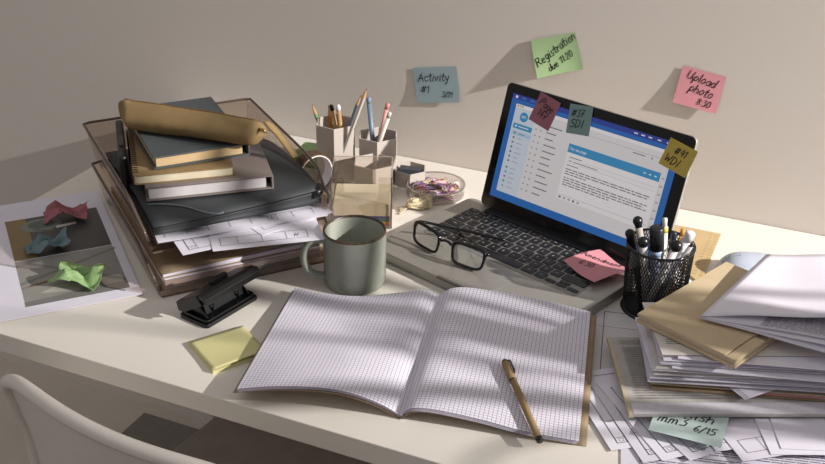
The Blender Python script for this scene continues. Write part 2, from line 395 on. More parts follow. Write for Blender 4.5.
# upper tray contents: drawings that stick out, then the portfolio
zt = .066+.0112
def uptray_sheet(i, label, px, rz, w, d, drw, z, m_=None, lift=None):
    return sheet('printed_sheet', label, 'paper', P(*px, z), rz, w, d, m_ or paper, .0006, 'drawings sticking out of the upper tray', i, drw, lift=lift)
uptray_sheet(2, 'white form sheet sticking out below the dark folder, nearest the hole punch', (183, 256), math.radians(51), .10, .20, form, zt-.0012+.0002, lift=lambda u, v: .0008*v)
uptray_sheet(3, 'middle white sheet with boxed cells sticking out under the dark folder', (213, 252), math.radians(39), .15, .2, cells, zt+.0002, lift=lambda u, v: .0007*v)
uptray_sheet(4, 'white drawing with letter cells poking out right towards the mug', (262, 236), ang(P(262, 236, zt), P(345, 209, zt)), .118, .07, cells, zt+.0016)
uptray_sheet(5, 'topmost long white drawing along the front edge of the dark folder', (158, 243.5), ang(P(158, 243.5, zt), P(322, 217, zt)), .238, .20, band, zt+.003)

dark = mat('dark_folder_cloth', '#3a3d40', .55, bump=.2, bscale=700, var=.05)
navy = mat('navy_card', '#262b3d', .55, var=.05)
fp = P(152, 237, zt+.004); fa = math.radians(50.4)
t = thing('navy_folder', 'thin navy blue folder beneath the dark grey portfolio in the upper tray', 'folder', TP(.008, .040, zt+.0045), TA)
MB().prism(rrect(0, .236, 0, .285, .004), 0, .004).build('cover', navy, t, bevel=.0008)
t = thing('portfolio_folder', 'thick dark grey elastic portfolio folder spread in the upper tray under the books', 'folder', TP(.004, .012, zt+.0087), TA)
pw = .240
def pf_top(u, v): return V((u*pw, v*.29, .010+.012*math.sin(PI*min(1, v*1.2+.05))**.6+.010*u*u*(1-v)))
MB().grid(pf_top, 16, 16).build('front_cover', dark, t, smooth=True, solid=.002)
MB().grid(lambda u, v: V((u*(pw-.004), .002+v*.28, .0028)), 4, 4).build('back_cover', dark, t, solid=.002)
# folded flap rolling round the front right corner
flap = []
MB().grid(lambda u, v: V((u*pw, -.001+.002*math.sin(v*PI), .003+v*(.008+.010*u*u))), 16, 4).build('front_flap', dark, t, smooth=True, solid=.0015)
MB().tube([(pw-.012, .0, .016), (pw-.002, .004, .019), (pw+.003, .014, .020), (pw+.002, .03, .0185)], [.0055, .007, .0065, .003], 10).build('rolled_corner', blackp, t, smooth=True)
inv = t.matrix_basis.inverted(); cp_ = []
for q_ in ((148, 206), (165, 205.5), (185, 207), (203, 211), (220, 217), (234, 224.5)):
    l_ = inv @ P(*q_, .105); uu, vv_ = max(0, min(1, l_.x/pw)), max(0, min(1, l_.y/.29)); cp_.append(pf_top(uu, vv_)+V((0, 0, .0012)))
MB().tube(smoothpath(cp_), .0016, 6).build('elastic_cord', mat('grey_elastic', '#6d7278', .6), t, smooth=True)
zb = zt+.0087+.0232

# books: local frame front left corner, x to the right, y back
def book(label, loc, rz, w, d, h, cov, pages, open_front=True, spine='right', cover_t=.0022, name='hardcover_book'):
    t = thing(name, label, 'book', loc, rz)
    ct = cover_t
    MB().box(0, w, 0, d, 0, ct).build('back_cover', cov, t, bevel=.0005)
    MB().box(0, w, 0, d, h-ct, h).build('front_cover', cov, t, bevel=.0005)
    sx = (w-.0025, w) if spine == 'right' else (0, .0025)
    MB().box(sx[0], sx[1], 0, d, ct*.5, h-ct*.5).build('spine', cov, t, bevel=.0008)
    px = (.004, w-.010) if spine == 'right' else (.010, w-.004)
    MB().box(px[0], px[1], .004, d-.004, ct+.0001, h-ct-.0001).build('page_block', pages, t)
    return t
grayc = mat('taupe_cover', '#7f7470', .7, var=.03); slate = mat('slate_cover', '#4c5154', .65, bump=.2, bscale=800, var=.03)
greypages = mat('pale_page_edges', '#cfcacb', .8); creampages = mat('cream_page_edges', '#c9ae84', .8); ivory = mat('ivory_page_edges', '#d9cfb4', .8)
A = P(146.8, 202, zb); B = P(272, 189, zb)
book('taupe hardcover book with pale grey page edges lying on the dark portfolio', A, ang(A, B), .176, .19, .021, grayc, greypages, spine='right')
t0 = zb+.0212
A = P(134, 185.5, t0); B = P(233, 176, t0); ra = ang(A, B)
t = thing('spiral_notebook', 'kraft spiral notebook with a black binding bar lying under the slate grey book', 'notebook', A, ra)
kn = mat('ochre_kraft', '#937a55', .7, var=.05)
MB().prism(rrect(0, .137, 0, .19, .006), 0, .0015).build('back_cover', kn, t)
MB().prism(rrect(.002, .136, .001, .189, .006), .0016, .0120).build('page_block', ivory, t)
MB().prism(rrect(0, .137, 0, .19, .006), .0121, .0138).build('front_cover', kn, t)
mb = MB()
for i in range(22):
    y = .012+i*.0078
    mb.tube([(.004+.0065*math.cos(a), y, .007+.0085*math.sin(a)) for a in [2*PI*k/10 for k in range(10)]], .0007, 5, closed=True)
mb.build('wire_coil', blackp, t, smooth=True)
t1 = t0+.0140
t = thing('black_binder', 'black binding bar standing left of the kraft spiral notebook', 'binder', P(131, 192, .100), ra)
MB().box(-.012, -.0005, .008, .155, .0, .052).build('binder_body', blackp, t, bevel=.004)
MB().box(-.0092, -.0032, .045, .085, .0521, .0540).build('clip', blackg, t, bevel=.0006)
A = P(154.6, 170, t1); B = P(249.5, 155, t1)
t1s = t1+.0015
book('slate grey hardcover book with cream page edges on top of the pile', P(154.6, 170, t1s), ang(A, B), .137, .205, .0185, slate, creampages)
t2 = t1s+.0187

# mustard pencil case
A = P(121, 113, t2+.020); B = P(262, 133, t2+.020)
t = thing('pencil_case', 'mustard yellow fabric pencil case lying across the book pile', 'pencil case', V((A.x, A.y, t2)), ang(A, B))
L = (B-A).length; must = mat('mustard_canvas', '#8f7750', .9, bump=.5, bscale=900, var=.06, vscale=25)
def case(u, v):
    a = 2*PI*v; x = u*L
    e = min(u, 1-u); r = .0200*(1-(.75 if u > .5 else .35)*max(0, 1-e/.06)**2.2)
    r *= 1+.12*noise.noise(V((u*3, math.cos(a)*.9, math.sin(a)*.9)))+.012*noise.noise(V((u*15, math.cos(a)*2, 4)))
    sq = 1+.12*math.cos(a*2+u*1.3)
    rz = r*.98*math.sin(a)*(1+.1*math.sin(u*5)); ry = r*1.08*sq*math.cos(a)
    z = max(.0005, .0190+rz)
    if u < .08: ry *= .25+.75*(u/.08)**.7; z += .004*(1-u/.08)
    return V((x+.006*math.cos(a)*(1 if u > .5 else -1)*(1-min(1, e/.1)), ry, z+.004*max(0, (.35-u))))
mb = MB(); mb.grid(lambda u, v: case(u, 1-v), 60, 32)
for u in (0, 1): 
    ring = [case(u, j/32) for j in range(32)]; c0 = sum(ring, V((0, 0, 0)))/32
    mb.add([c0+(p-c0)*.999 for p in ring]+[c0+V((.006*(1 if u == 0 else -1), 0, 0))], [(j, (j+1) % 32, 32) for j in range(32)])
mb.build('case_body', must, t, smooth=True)
mb = MB(); mb.tube([case(u/30, .20)+V((0, 0, .0006)) for u in range(1, 30)], .0011, 6); mb.build('zipper', mat('zip_tape', '#7d5c26', .7), t, smooth=True)
MB().tube([(L-.004, -.002, .026), (L+.004, -.005, .027), (L+.008, -.004, .024)], .0022, 8).build('zipper_slider', mat('brass', '#a58b5c', .3, metal=.9), t, smooth=True)
inv = t.matrix_basis.inverted()
a0 = inv @ P(266, 121, t2+.026); a1 = inv @ P(280, 138, t2+.001); a2 = inv @ P(296, 157, t2-.026)
def strap(u, v):
    p = a0.lerp(a1, u*2) if u < .5 else a1.lerp(a2, u*2-1)
    return p+V((.35, .94, 0))*(v-.5)*.011*(1-.3*(u < .1))+V((0, 0, .004*math.sin(u*PI)))
MB().grid(strap, 14, 2).build('pull_strap', must, t, smooth=True, solid=.0022)

# ------------------------------------------------------------------ left: print with crumpled notes
sheet('white_sheet', 'white sheet lying at the far left desk edge under the photo print', 'paper', P(-40, 330, .0), math.radians(47.9), .215, .30, paper2, .0002, seed=11)
pr = P(143, 295, .001); fr = P(0, 325, .001); pa = math.radians(47.9)
prw = .255
po = pr - V((math.cos(pa), math.sin(pa), 0))*prw
ps = thing('photo_print', 'large printed photo sheet with white margins, grey still life picture, left on desk', 'photo print', po+V((0, 0, .0012)), pa)
MB().box(0, prw, 0, .36, 0, .0005).build('print_sheet', paper, ps)
inv = ps.matrix_basis.inverted()
i0 = inv @ P(26, 308, .0015); i1 = inv @ P(130, 288, .0015); x0, y0 = i0.x, i0.y; x1 = i1.x; y1 = y0+.272
xm = y0+.136
cols = {'slate': '#4a4b4a', 'grey': '#97948f', 'light': '#b6b1aa', 'wood': '#8a744f', 'plate': '#7c8580', 'dish': '#6b6055', 'shade': '#7e7c79', 'twig': '#7c5a3a', 'white': '#d8d2cb', 'leaf': '#56655c'}
ms = [mat('print_'+k, v, .35, var=.04, vscale=60) for k, v in cols.items()]; ki = {k: i for i, k in enumerate(cols)}
mb = MB(); zz = [.0006]
def q(pts, c):
    zz[0] += .00003; n = len(pts); mb.add([(x, y, zz[0]) for x, y in pts], [tuple(range(n))], ki[c])
q([(x0, y0), (x1, y0), (x1, xm-.002), (x0, xm-.002)], 'grey'); q([(x0, xm), (x1, xm), (x1, y1), (x0, y1)], 'slate')
q([(x0, xm), (x0+.032, xm), (x0+.030, y1), (x0, y1)], 'wood')
q([(x0+.05+.03*math.cos(a), xm+.105+.022*math.sin(a)) for a in [2*PI*i/24 for i in range(24)]], 'plate')
q([(x0+.05+.02*math.cos(a), xm+.107+.014*math.sin(a)) for a in [2*PI*i/24 for i in range(24)]], 'leaf')
q([(x0+.07, xm+.085), (x0+.10, xm+.09), (x0+.10, xm+.097), (x0+.07, xm+.094)], 'white'); q([(x0+.036, xm+.09), (x0+.075, xm+.072), (x0+.08, xm+.076), (x0+.04, xm+.094)], 'dish')
q([(x0, y0+.06), (x0+.14, y0+.122), (x0+.14, y0+.127), (x0, y0+.066)], 'shade'); q([(x0+.01, y0+.125), (x0+.018, y0+.125), (x1, y0+.03), (x1, y0+.02)], 'shade')
q([(x0, y0), (x1, y0), (x1, y0+.022), (x0, y0+.012)], 'shade'); q([(x0+.02, y0+.03), (x0+.07, y0+.018), (x0+.10, y0+.035), (x0+.05, y0+.045)], 'light')
for i in range(15):
    a = i/14; bx, by = x0+.012+.085*a, y0+.052+.02*a
    q([(bx, by), (bx+.006, by+.002), (bx+.004, by+.006), (bx-.001, by+.003)], 'twig')
q([(x0, y0+.050), (x0+.12, y0+.076), (x0+.12, y0+.0768), (x0, y0+.0510)], 'twig')
mb.build('printed_picture', ms, ps)

def crumple(label, col, c, rz, w, d, h, seed, folds):
    m_ = mat('sticky_'+label.split()[1], col, .75, bump=.1, bscale=300, var=.05)
    o = place(bpy.data.objects.new('crumpled_note', None), (0, 0, 0)); bpy.data.objects.remove(o)
    def f(u, v):
        x = (u-.5)*w; y = (v-.5)*d
        zz = 0
        for (a, k, s, amp) in folds:
            tt = (x*math.cos(a)+y*math.sin(a))/w*k+s
            zz += amp*abs((tt % 1)*2-1)
        n1 = noise.noise(V((u*3.1+seed, v*3.3, seed))); n2 = noise.noise(V((u*7+seed, v*7, 2.2)))
        zz = h*(zz+.5*abs(n1)+.05*n2)
        return V((x*(1+.10*n1)+.003*n2, y*(1+.2*noise.noise(V((v*2.5, u*2, seed+5))))+.004*n1, max(.0, zz)))
    vs_ = [f(i/18, j/18).z for i in range(19) for j in range(19)]; mn = min(vs_)
    o = MB().grid(lambda u, v: f(u, v)-V((0, 0, mn)), 18, 18).build('crumpled_note', m_, solid=.0004)
    place(o, c, rz); tag(o, label, 'sticky note', 'crumpled notes on the photo print'); return o, lambda x, y: f(x/w+.5, y/d+.5)-V((0, 0, mn))+V((0, 0, .0006))
crumple('crumpled dusty pink sticky note, rearmost of the three on the photo print', '#a9686e', P(67, 219, .0022), math.radians(30), .064, .040, .017, 1.3, [(.5, 1.3, .2, .9), (1.9, 1.6, .6, .5)])
o, f = crumple('crumpled greyish blue sticky note with scribbles, middle one on the photo print', '#6f868c', P(48, 250, .0022), math.radians(52), .062, .036, .015, 4.1, [(.2, 1.7, .1, .8), (1.4, 1.9, .3, .6)])
mb = MB(); write(mb, 'u3ss', -.012, -.004, .009, f, w=.0009); mb.build('handwriting', inkM, o)
o, f = crumple('crumpled lime green sticky note with scribbles, nearest of the three on the photo print', '#8dab74', P(81, 283, .0022), math.radians(5), .066, .052, .020, 7.7, [(.9, 1.5, .4, .9), (2.2, 1.6, .1, .6)])
mb = MB(); write(mb, 'vrcf', -.014, .006, .009, f, w=.0009); mb.build('handwriting', inkM, o)

# ------------------------------------------------------------------ hole punch
A = P(178, 319, 0); B = P(207, 330, 0); D = P(259, 299, 0)
t = thing('hole_punch', 'black two-hole paper punch on the desk in front of the letter trays', 'hole punch', B, ang(B, D)+PI/2)
# local: +y is towards -u?  frame: x = back direction of the mouth, y = -length
Lp = (D-B).length; Wp = .052
# length runs along -Y, depth along +X... (rz = length angle + 90deg -> local -Y = length direction)
mb = MB(); mb.prism(rrect(0, Wp, -Lp, 0, .006), .0, .006); mb.build('rubber_base', blackp, t, bevel=.0015)
mb = MB(); mb.prism(rrect(.003, Wp-.003, -Lp+.003, -.003, .006), .0062, .0105); mb.build('base_plate', blackg, t, bevel=.001)
for y in (-.010, -Lp+.010):
    side = [(.008, .0105), (Wp-.006, .0105), (Wp-.005, .022), (Wp-.010, .028), (.030, .028)]
    mb = MB(); n = 5; mb.add([(x, y+dy, z) for dy in (-.0012, .0012) for x, z in side], [tuple(range(n)), tuple(range(n, 2*n))[::-1]]+[(i, (i+1) % n, n+(i+1) % n, n+i) for i in range(n)])
    mb.build('side_bracket', blackp, t, bevel=.0005)
    MB().tube([(Wp-.009, y-.012, .024), (Wp-.009, y+.012, .024)], .003, 12).build('pivot_pin', mat('steel_pin', '#b8a98c', .3, metal=.9), t, smooth=True)
for y in (-.026, -Lp+.026):
    MB().lathe([(.0001, .0106), (.006, .0106), (.006, .022), (.004, .024), (.0032, .024), (.0032, .040), (.0001, .040)], 20, (.020, y)).build('punch_pin', blackg, t, smooth=True)
    MB().tube([(.020+.0045*math.cos(a), y+.0045*math.sin(a), .025+a*.0006) for a in [i*.6 for i in range(26)]], .0006, 5).build('spring', mat('steel_spring', '#8f8f92', .3, metal=.9), t)
def extr(prof, ya, yb, nm, m_, bev=.0008):
    n = len(prof); mb = MB()
    mb.add([(x, y, z) for y in (ya, yb) for x, z in prof], [tuple(range(n)), tuple(range(n, 2*n))[::-1]]+[(i, (i+1) % n, n+(i+1) % n, n+i) for i in range(n)])
    return mb.build(nm, m_, t, bevel=bev)
extr([(Wp-.003, .016), (Wp-.001, .026), (Wp-.008, .032), (.012, .048), (.002, .050), (-.004, .046), (-.003, .036), (.002, .043), (.012, .042), (Wp-.010, .022)], .002, -Lp-.002, 'lever', blackp)
for ya, yb in ((.0035, .0015), (-Lp-.0015, -Lp-.0035)):
    extr([(Wp-.004, .014), (Wp-.001, .026), (Wp-.008, .032), (.012, .048), (.002, .036), (.020, .026), (Wp-.014, .014)], ya, yb, 'lever_side', blackp)
extr([(.014, .0106), (Wp-.006, .0106), (Wp-.008, .026), (.018, .024)], -.014, -Lp+.014, 'punch_block', blackp)
MB().box(.022, .029, -Lp*.66, -Lp*.36, .041, .049).build('locking_bar', blackg, t, bevel=.001)

# yellow sticky pad
q4 = [P(190, 343, 0), P(213, 374, 0), P(262, 358, 0), P(245, 328, 0)]
A = q4[1]; t = thing('sticky_note_pad', 'pale yellow sticky note pad lying beside the open notebook', 'sticky note pad', A, ang(A, q4[2]))
yel = mat('pale_yellow_note', '#d3cd96', .8, var=.03)
MB().box(0, .075, 0, .075, 0, .0045).build('pad_block', yel, t)
MB().grid(lambda u, v: V((.075*u, .075*v, .0048+.004*max(0, 1-v*1.6)**2*(.3+u))), 12, 12).build('top_note', yel, t, smooth=True, solid=.0003)

# ------------------------------------------------------------------ mug
ctr = P(353.5, 297, 0); dv = V((fwd.x, fwd.y, 0)).normalized(); ctr = ctr+dv*.041
t = thing('mug', 'sage green stoneware mug with a speckled brown rim', 'mug', ctr, YAW)
sage = mat('sage_glaze', '#868a80', .35, bump=.05, bscale=120, var=.05, vscale=80); sagein = mat('pale_sage_glaze', '#a8aba0', .3, var=.05)
rimM = mat('brown_rim', '#4a3a2c', .4, var=.5, vscale=260)
R_, H_ = .0432, .0845
MB().lathe([(.0001, .0), (.036, 0), (.0405, .002), (R_-.0008, .006), (R_, .012), (R_+.0004, H_*.6), (R_+.0006, H_-.003)], 64).build('mug_body', sage, t, smooth=True)
MB().lathe([(R_-.0030, H_-.003), (R_-.0034, H_*.6), (R_-.0036, .014), (.034, .006), (.0001, .005)], 64).build('mug_interior', sagein, t, smooth=True)
MB().lathe([(R_+.0006, H_-.003), (R_+.0004, H_-.001), (R_-.0010, H_+.0002), (R_-.0024, H_-.001), (R_-.0030, H_-.003)], 64).build('rim', rimM, t, smooth=True)
hp = [(-R_+.004, 0, .071), (-R_-.010, 0, .073), (-R_-.021, 0, .068), (-R_-.027, 0, .057), (-R_-.028, 0, .044), (-R_-.024, 0, .031), (-R_-.014, 0, .020), (-R_+.003, 0, .0155)]
h_ = MB().tube(smoothpath(hp), .0052, 12); h_.v = [(x, y*1.35, z) for x, y, z in h_.v]
o = h_.build('handle', sage, t, smooth=True); o.rotation_euler.z = math.radians(14)

# ------------------------------------------------------------------ open notebook
def gridpaper():
    M = bpy.data.materials.new('grid_paper'); M.use_nodes = True; t = M.node_tree; b = t.nodes['Principled BSDF']; b.inputs['Roughness'].default_value = .75
    uv = t.nodes.new('ShaderNodeUVMap'); uv.uv_map = 'uv'; sp = t.nodes.new('ShaderNodeSeparateXYZ'); t.links.new(uv.outputs[0], sp.inputs[0])
    outs = []
    for k in (0, 1):
        mu = t.nodes.new('ShaderNodeMath'); mu.operation = 'MULTIPLY'; mu.inputs[1].default_value = 1/.005; t.links.new(sp.outputs[k], mu.inputs[0])
        fr_ = t.nodes.new('ShaderNodeMath'); fr_.operation = 'FRACT'; t.links.new(mu.outputs[0], fr_.inputs[0])
        lt = t.nodes.new('ShaderNodeMath'); lt.operation = 'LESS_THAN'; lt.inputs[1].default_value = .12; t.links.new(fr_.outputs[0], lt.inputs[0]); outs.append(lt)
    mx = t.nodes.new('ShaderNodeMath'); mx.operation = 'MAXIMUM'; t.links.new(outs[0].outputs[0], mx.inputs[0]); t.links.new(outs[1].outputs[0], mx.inputs[1])
    c = t.nodes.new('ShaderNodeMix'); c.data_type = 'RGBA'; c.inputs[6].default_value = (*lin('#e4dfec'), 1); c.inputs[7].default_value = (*lin('#8d8998'), 1)
    t.links.new(mx.outputs[0], c.inputs[0]); t.links.new(c.outputs[2], b.inputs['Base Color']); return M
gridM = gridpaper()
def crv(pts, n=24):
    """resample a polyline of world points through a smooth curve, evenly"""
    s = smoothpath(pts, 8); d = [0]
    for a, b in zip(s, s[1:]): d.append(d[-1]+(b-a).length)
    out = []
    for i in range(n+1):
        x = d[-1]*i/n; j = max(k for k in range(len(d)) if d[k] <= x+1e-9); j = min(j, len(s)-2)
        out.append(s[j].lerp(s[j+1], (x-d[j])/max(1e-9, d[j+1]-d[j])))
    return out
nb = thing('open_notebook', 'open grid-paper notebook with kraft cover edges lying at the desk front', 'notebook', P(402, 417, 0), 0)
Lt = crv([P(295.5, 287.5, .010), P(324, 293.5, .008), P(362, 296, .009), P(400, 292.3, .018), P(423, 289.5, .026), P(440, 295.5, .022)])
Lb = crv([P(236.5, 389, .022), P(275, 386.3, .031), P(318, 387.5, .033), P(350, 393, .028), P(380, 404, .017), P(402, 416.5, .004)])
Rt = crv([P(440, 295.5, .022), P(449, 289, .030), P(466, 287.3, .034), P(504, 292.5, .034), P(551, 302, .032), P(590.5, 311.6, .027)])
Rb = crv([P(402, 416.5, .004), P(409, 408.8, .016), P(433, 409.5, .020), P(480, 419.5, .016), P(527, 432, .010), P(579, 441.5, .006)])
def patch(top, bot, off=0, wid=.21, hgt=.29, seed=0, wav=.0022):
    def f(u, v):
        i = u*24; j = min(23, int(i)); s = i-j
        a = bot[j].lerp(bot[j+1], s); b = top[j].lerp(top[j+1], s); p = a.lerp(b, v)
        env = math.sin(PI*v)*math.sin(PI*u)
        p = p+V((0, 0, off+wav*env*noise.noise(V((u*1.2+seed, v*3.6+u*1.5, seed)))*2))
        return p
    return f
fl = patch(Lt, Lb, seed=3.0); frr = patch(Rt, Rb, seed=9.0)
MB().grid(fl, 48, 30, uvs=(.21, .295)).build('left_page', gridM, nb, smooth=True, world=True)
MB().grid(frr, 48, 30, uvs=(.21, .295)).build('right_page', gridM, nb, smooth=True, world=True)
# pages beneath, slightly fanned, then the kraft covers showing beyond the fore edges
for i in range(1, 4):
    k = i*.0011
    MB().grid(lambda u, v: fl(u, v)+V((.002*(1-u)*i*.3, 0, -k*(1-.2*u))), 24, 10).build('under_page', paper2, nb, smooth=True, world=True)
    MB().grid(lambda u, v: frr(u, v)+V((-.0012*u*i, -.0006*i, -k)), 24, 10).build('under_page', paper2, nb, smooth=True, world=True)
def ext(f, side):
    def g(u, v):
        e = .0045 if side < 0 else .0085
        w_ = (1-u) if side < 0 else u
        p = f(u, v); a = f(0, v); b = f(1, v); d = ((a-b) if side < 0 else (b-a)); d.z = 0; d.normalize()
        return p+d*e*w_+V((0, 0, -.0052 if side < 0 else -.0050))
    return g
MB().grid(ext(fl, -1), 30, 20).build('left_cover', kraft, nb, smooth=True, solid=.0008, world=True)
MB().grid(ext(frr, 1), 30, 20).build('right_cover', kraft, nb, smooth=True, solid=.0008, world=True)

# kraft pen on the right page
def proj(p):
    d = p-CP; z = d.dot(fwd); return 412.5+F_PX*d.dot(rgt)/z, 232-F_PX*d.dot(upv)/z
def page_z(u, v):
    best = (1e9, 0)
    for i in range(41):
        for j in range(41):
            p = frr(i/40, j/40); a, b = proj(p); d = (a-u)**2+(b-v)**2
            if d < best[0]: best = (d, p.z)
    return best[1]
A = P(504.5, 361, page_z(504.5, 361)+.0062); B = P(540, 441, page_z(538, 432)+.0040)
mid = (A+B)/2; lift_ = max(0, page_z(*proj(mid))+.0052-mid.z); A.z += lift_; B.z += lift_
t = thing('pen', 'kraft paper ballpoint pen with black tips lying on the right notebook page', 'pen', A, 0)
d = (B-A).normalized()
MB().tube([A+d*.004, A+d*.035], .0047, 16).build('cap', kn, t, smooth=True, world=True)
MB().tube([A+d*.0355, B-d*.003], .0042, 16).build('barrel', kn, t, smooth=True, world=True)
MB().tube([A, A+d*.0045], [.0036, .0042], 16).build('cap_end', blackp, t, smooth=True, world=True)
MB().tube([A+d*.0350, A+d*.0365], .0046, 16).build('cap_ring', blackp, t, smooth=True, world=True)
MB().tube([B-d*.0045, B], [.0044, .0040], 16).build('end_plug', blackp, t, smooth=True, world=True)
sd = V((.62, .3, .72)).normalized()
MB().tube([A+d*.003+sd*.004, A+d*.005+sd*.0068, A+d*.024+sd*.0068, A+d*.027+sd*.0055], .0012, 8).build('clip', blackp, t, smooth=True, world=True)

# ------------------------------------------------------------------ laptop
LA = math.radians(-18.6); LR = Matrix.Rotation(LA, 3, 'Z')
LX = LR @ V((1, 0, 0)); LY = LR @ V((0, 1, 0))
hc = V((-.365, 1.4095, 0)); BW, BD, BH = .334, .231, .0165
lo = V((-.385, 1.424, 0)) - LX*(BW/2) - LY*.226
lap = thing('laptop', 'open silver laptop with black keys showing an email screen', 'laptop', lo, LA)
mb = MB(); mb.prism(rrect(0, BW, 0, BD, .012, 6), .0015, BH); mb.build('base', alu, lap, bevel=.0012)
MB().box(.02, BW-.02, .02, BD-.02, 0, .0015).build('feet', blackp, lap)
MB().prism(rrect(.110, .215, .008, .078, .003), BH+.00002, BH+.00025).build('trackpad', mat('trackpad_glass', '#a09c96', .3, metal=.4), lap)
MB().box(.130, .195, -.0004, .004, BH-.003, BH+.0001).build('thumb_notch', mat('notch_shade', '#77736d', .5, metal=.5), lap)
kb = MB().prism(rrect(.0255, .3015, .087, .201, .003), BH+.00002, BH+.0004).build('keyboard', mat('key_well', '#8d8a86', .5, metal=.4), lap)
pt = 273/14.5/1000; kx0, ky1 = .027, .1995
rows = [([1]*14, .0095), ([1]*13+[1.5], .0160), ([1.5]+[1]*13, .0160), ([1.75]+[1]*11+[1.75], .0160), ([2.25]+[1]*10+[2.25], .0160), ([1, 1, 1, 1.25, 5, 1.25, 1], .0160)]
kmat = mat('black_key', '#151517', .45)
legend = MB(); LG = lambda x, y: V((x, y, BH+.00195))
letters = [[], list('1234567890'), list('qwertyuiop'), list('asdfghjkl'), list('zxcvbnm'), []]
y = ky1
def key(x0, x1, y0, y1): MB().prism(rrect(x0, x1, y0, y1, .0018, 3), BH+.0004, BH+.0017).build('key', kmat, kb, bevel=.0003, seg=1)
for ri, (ws, hh) in enumerate(rows):
    x = kx0; tot = sum(ws); sc = 14.5/tot if ri in (0, ) else 1
    for i, w_ in enumerate(ws):
        ww = w_*pt*sc; key(x+.0016, x+ww-.0016, y-hh, y)
        li = i-(1 if ri > 0 else 0)
        if ri and 0 <= li < len(letters[ri]):
            ch = letters[ri][li]
            if ch in G: write(legend, ch, x+ww*.38, y-hh*.66, .0042, LG, w=.0007, jit=0)
        elif w_ <= 1.8: legend.ribbon([(x+ww*.4, y-hh*.5), (x+ww*.6, y-hh*.5)], .0009, LG)
        x += ww
    if ri == 5:
        key(x+.0013, x+pt-.0013, y-hh, y-hh*.54); key(x+pt+.0013, x+2*pt-.0013, y-hh*.46, y)
        key(x+pt+.0013, x+2*pt-.0013, y-hh, y-hh*.54); key(x+2*pt+.0013, x+3*pt-.0013, y-hh, y-hh*.54)
    y -= hh+.0031
legend.build('key_legends', mat('key_legend', '#b8b8ba', .5), kb)
MB().box(.050, BW-.020, BD-.030, BD-.010, BH+.0001, BH+.0035).build('hinge_bar', blackp, lap, bevel=.0015)
# lid
TL_ = math.radians(16.7)
DV = (LY*math.sin(TL_)+V((0, 0, 1))*math.cos(TL_)).normalized(); NV = LX.cross(DV)     # NV points to the viewer side (front)
if NV.dot(fwd) > 0: NV = -NV
LW = .325; LH = .197; HC = hc+V((0, 0, BH+.002))
def S(x, d_, n=0): return HC + LX*x + DV*d_ + NV*n
def sprism(poly, n0, n1, mi=0, mb=None):
    mb = mb or MB(); return mb.hull([S(x, y, n0) for x, y in poly], [S(x, y, n1) for x, y in poly], mi)
sprism(rrect(-LW/2, LW/2, 0, LH, .009, 6), -.006, -.0008).build('lid', alu, lap, world=True, bevel=.0008)
lid_glass = sprism(rrect(-LW/2+.001, LW/2-.001, .001, LH-.001, .008, 6), -.0008, 0).build('screen_bezel', blackg, lap, world=True)
x0, x1, y0, y1 = -.148, .144, .019, .182
SW, SH = x1-x0, y1-y0
def sq(mb, a, b, c_, d_, n=.0002, mi=0, r=0):
    """rectangle in screen units: fractions of width, height from the top left"""
    X0, X1 = x0+a*SW, x0+b*SW; Y1, Y0 = y1-c_*SH, y1-d_*SH
    mb.add([S(X0, Y0, n), S(X1, Y0, n), S(X1, Y1, n), S(X0, Y1, n)], [(0, 1, 2, 3)], mi)
blue = screenmat('screen_blue', '#2f6cb8', .85); mb = MB(); sq(mb, 0, 1, 0, 1, .0001); disp = mb.build('display', blue, lap, world=True)
sm = [screenmat('screen_menubar', '#38479e', .8), screenmat('screen_window', '#d6d1d2', .95), screenmat('screen_sidebar', '#c4cdd8', .95), screenmat('screen_accent', '#3f8fc0', .9),
      screenmat('screen_text', '#7b7980', .8), screenmat('screen_pale', '#dfdadb', 1.0), screenmat('screen_line', '#aaa8b0', .8), screenmat('screen_red', '#c0463c', .8), screenmat('screen_yellow', '#d0a53c', .8), screenmat('screen_green', '#4fa050', .8), screenmat('screen_magenta', '#c050c0', .8), screenmat('screen_cyan', '#40a8d0', .8), screenmat('screen_selected', '#a9c4dc', .9)]
mb = MB(); sq(mb, 0, 1, 0, .045, .0003, 0); sq(mb, .02, .035, .012, .035, .0005, 5)
for a in (.06, .115, .17, .22): sq(mb, a, a+.03, .018, .028, .0005, 3)
for a in (.74, .78, .82, .87, .92, .95): sq(mb, a, a+.02, .018, .028, .0005, 5)
mb.build('menu_bar', sm, lap, world=True)
mb = MB(); sq(mb, .035, .965, .085, .93, .0003, 1); sq(mb, .035, .965, .085, .115, .0004, 5); sq(mb, .035, .17, .115, .93, .0005, 2)
for i, c_ in enumerate((7, 8, 9)): mb.disc(S(x0+(.05+i*.014)*SW, y1-.10*SH, .0006), .0014, 12, c_, NV)
mb.disc(S(x0+.10*SW, y1-.19*SH, .0006), .0075, 24, 3, NV)
for i in range(2): sq(mb, .085, .112, .18+i*.012, .185+i*.012, .0008, 5)
sq(mb, .045, .165, .262, .31, .0006, 3); sq(mb, .058, .07, .278, .294, .0008, 5); sq(mb, .08, .145, .282, .29, .0008, 5)
sq(mb, .045, .168, .335, .372, .0006, 12)
for i in range(12):
    c_ = .35+i*.045+(.02 if i > 6 else 0)
    sq(mb, .06, .072, c_-.008, c_+.010, .0008, (4, 4, 4, 4, 4, 4, 4, 4, 11, 10, 9, 6)[i]); sq(mb, .09, .09+(.04, .028, .035, .03, .045, .03, .04, .035, .03, .04, .03, .045)[i], c_-.002, c_+.005, .0008, 6 if i > 0 else 4)
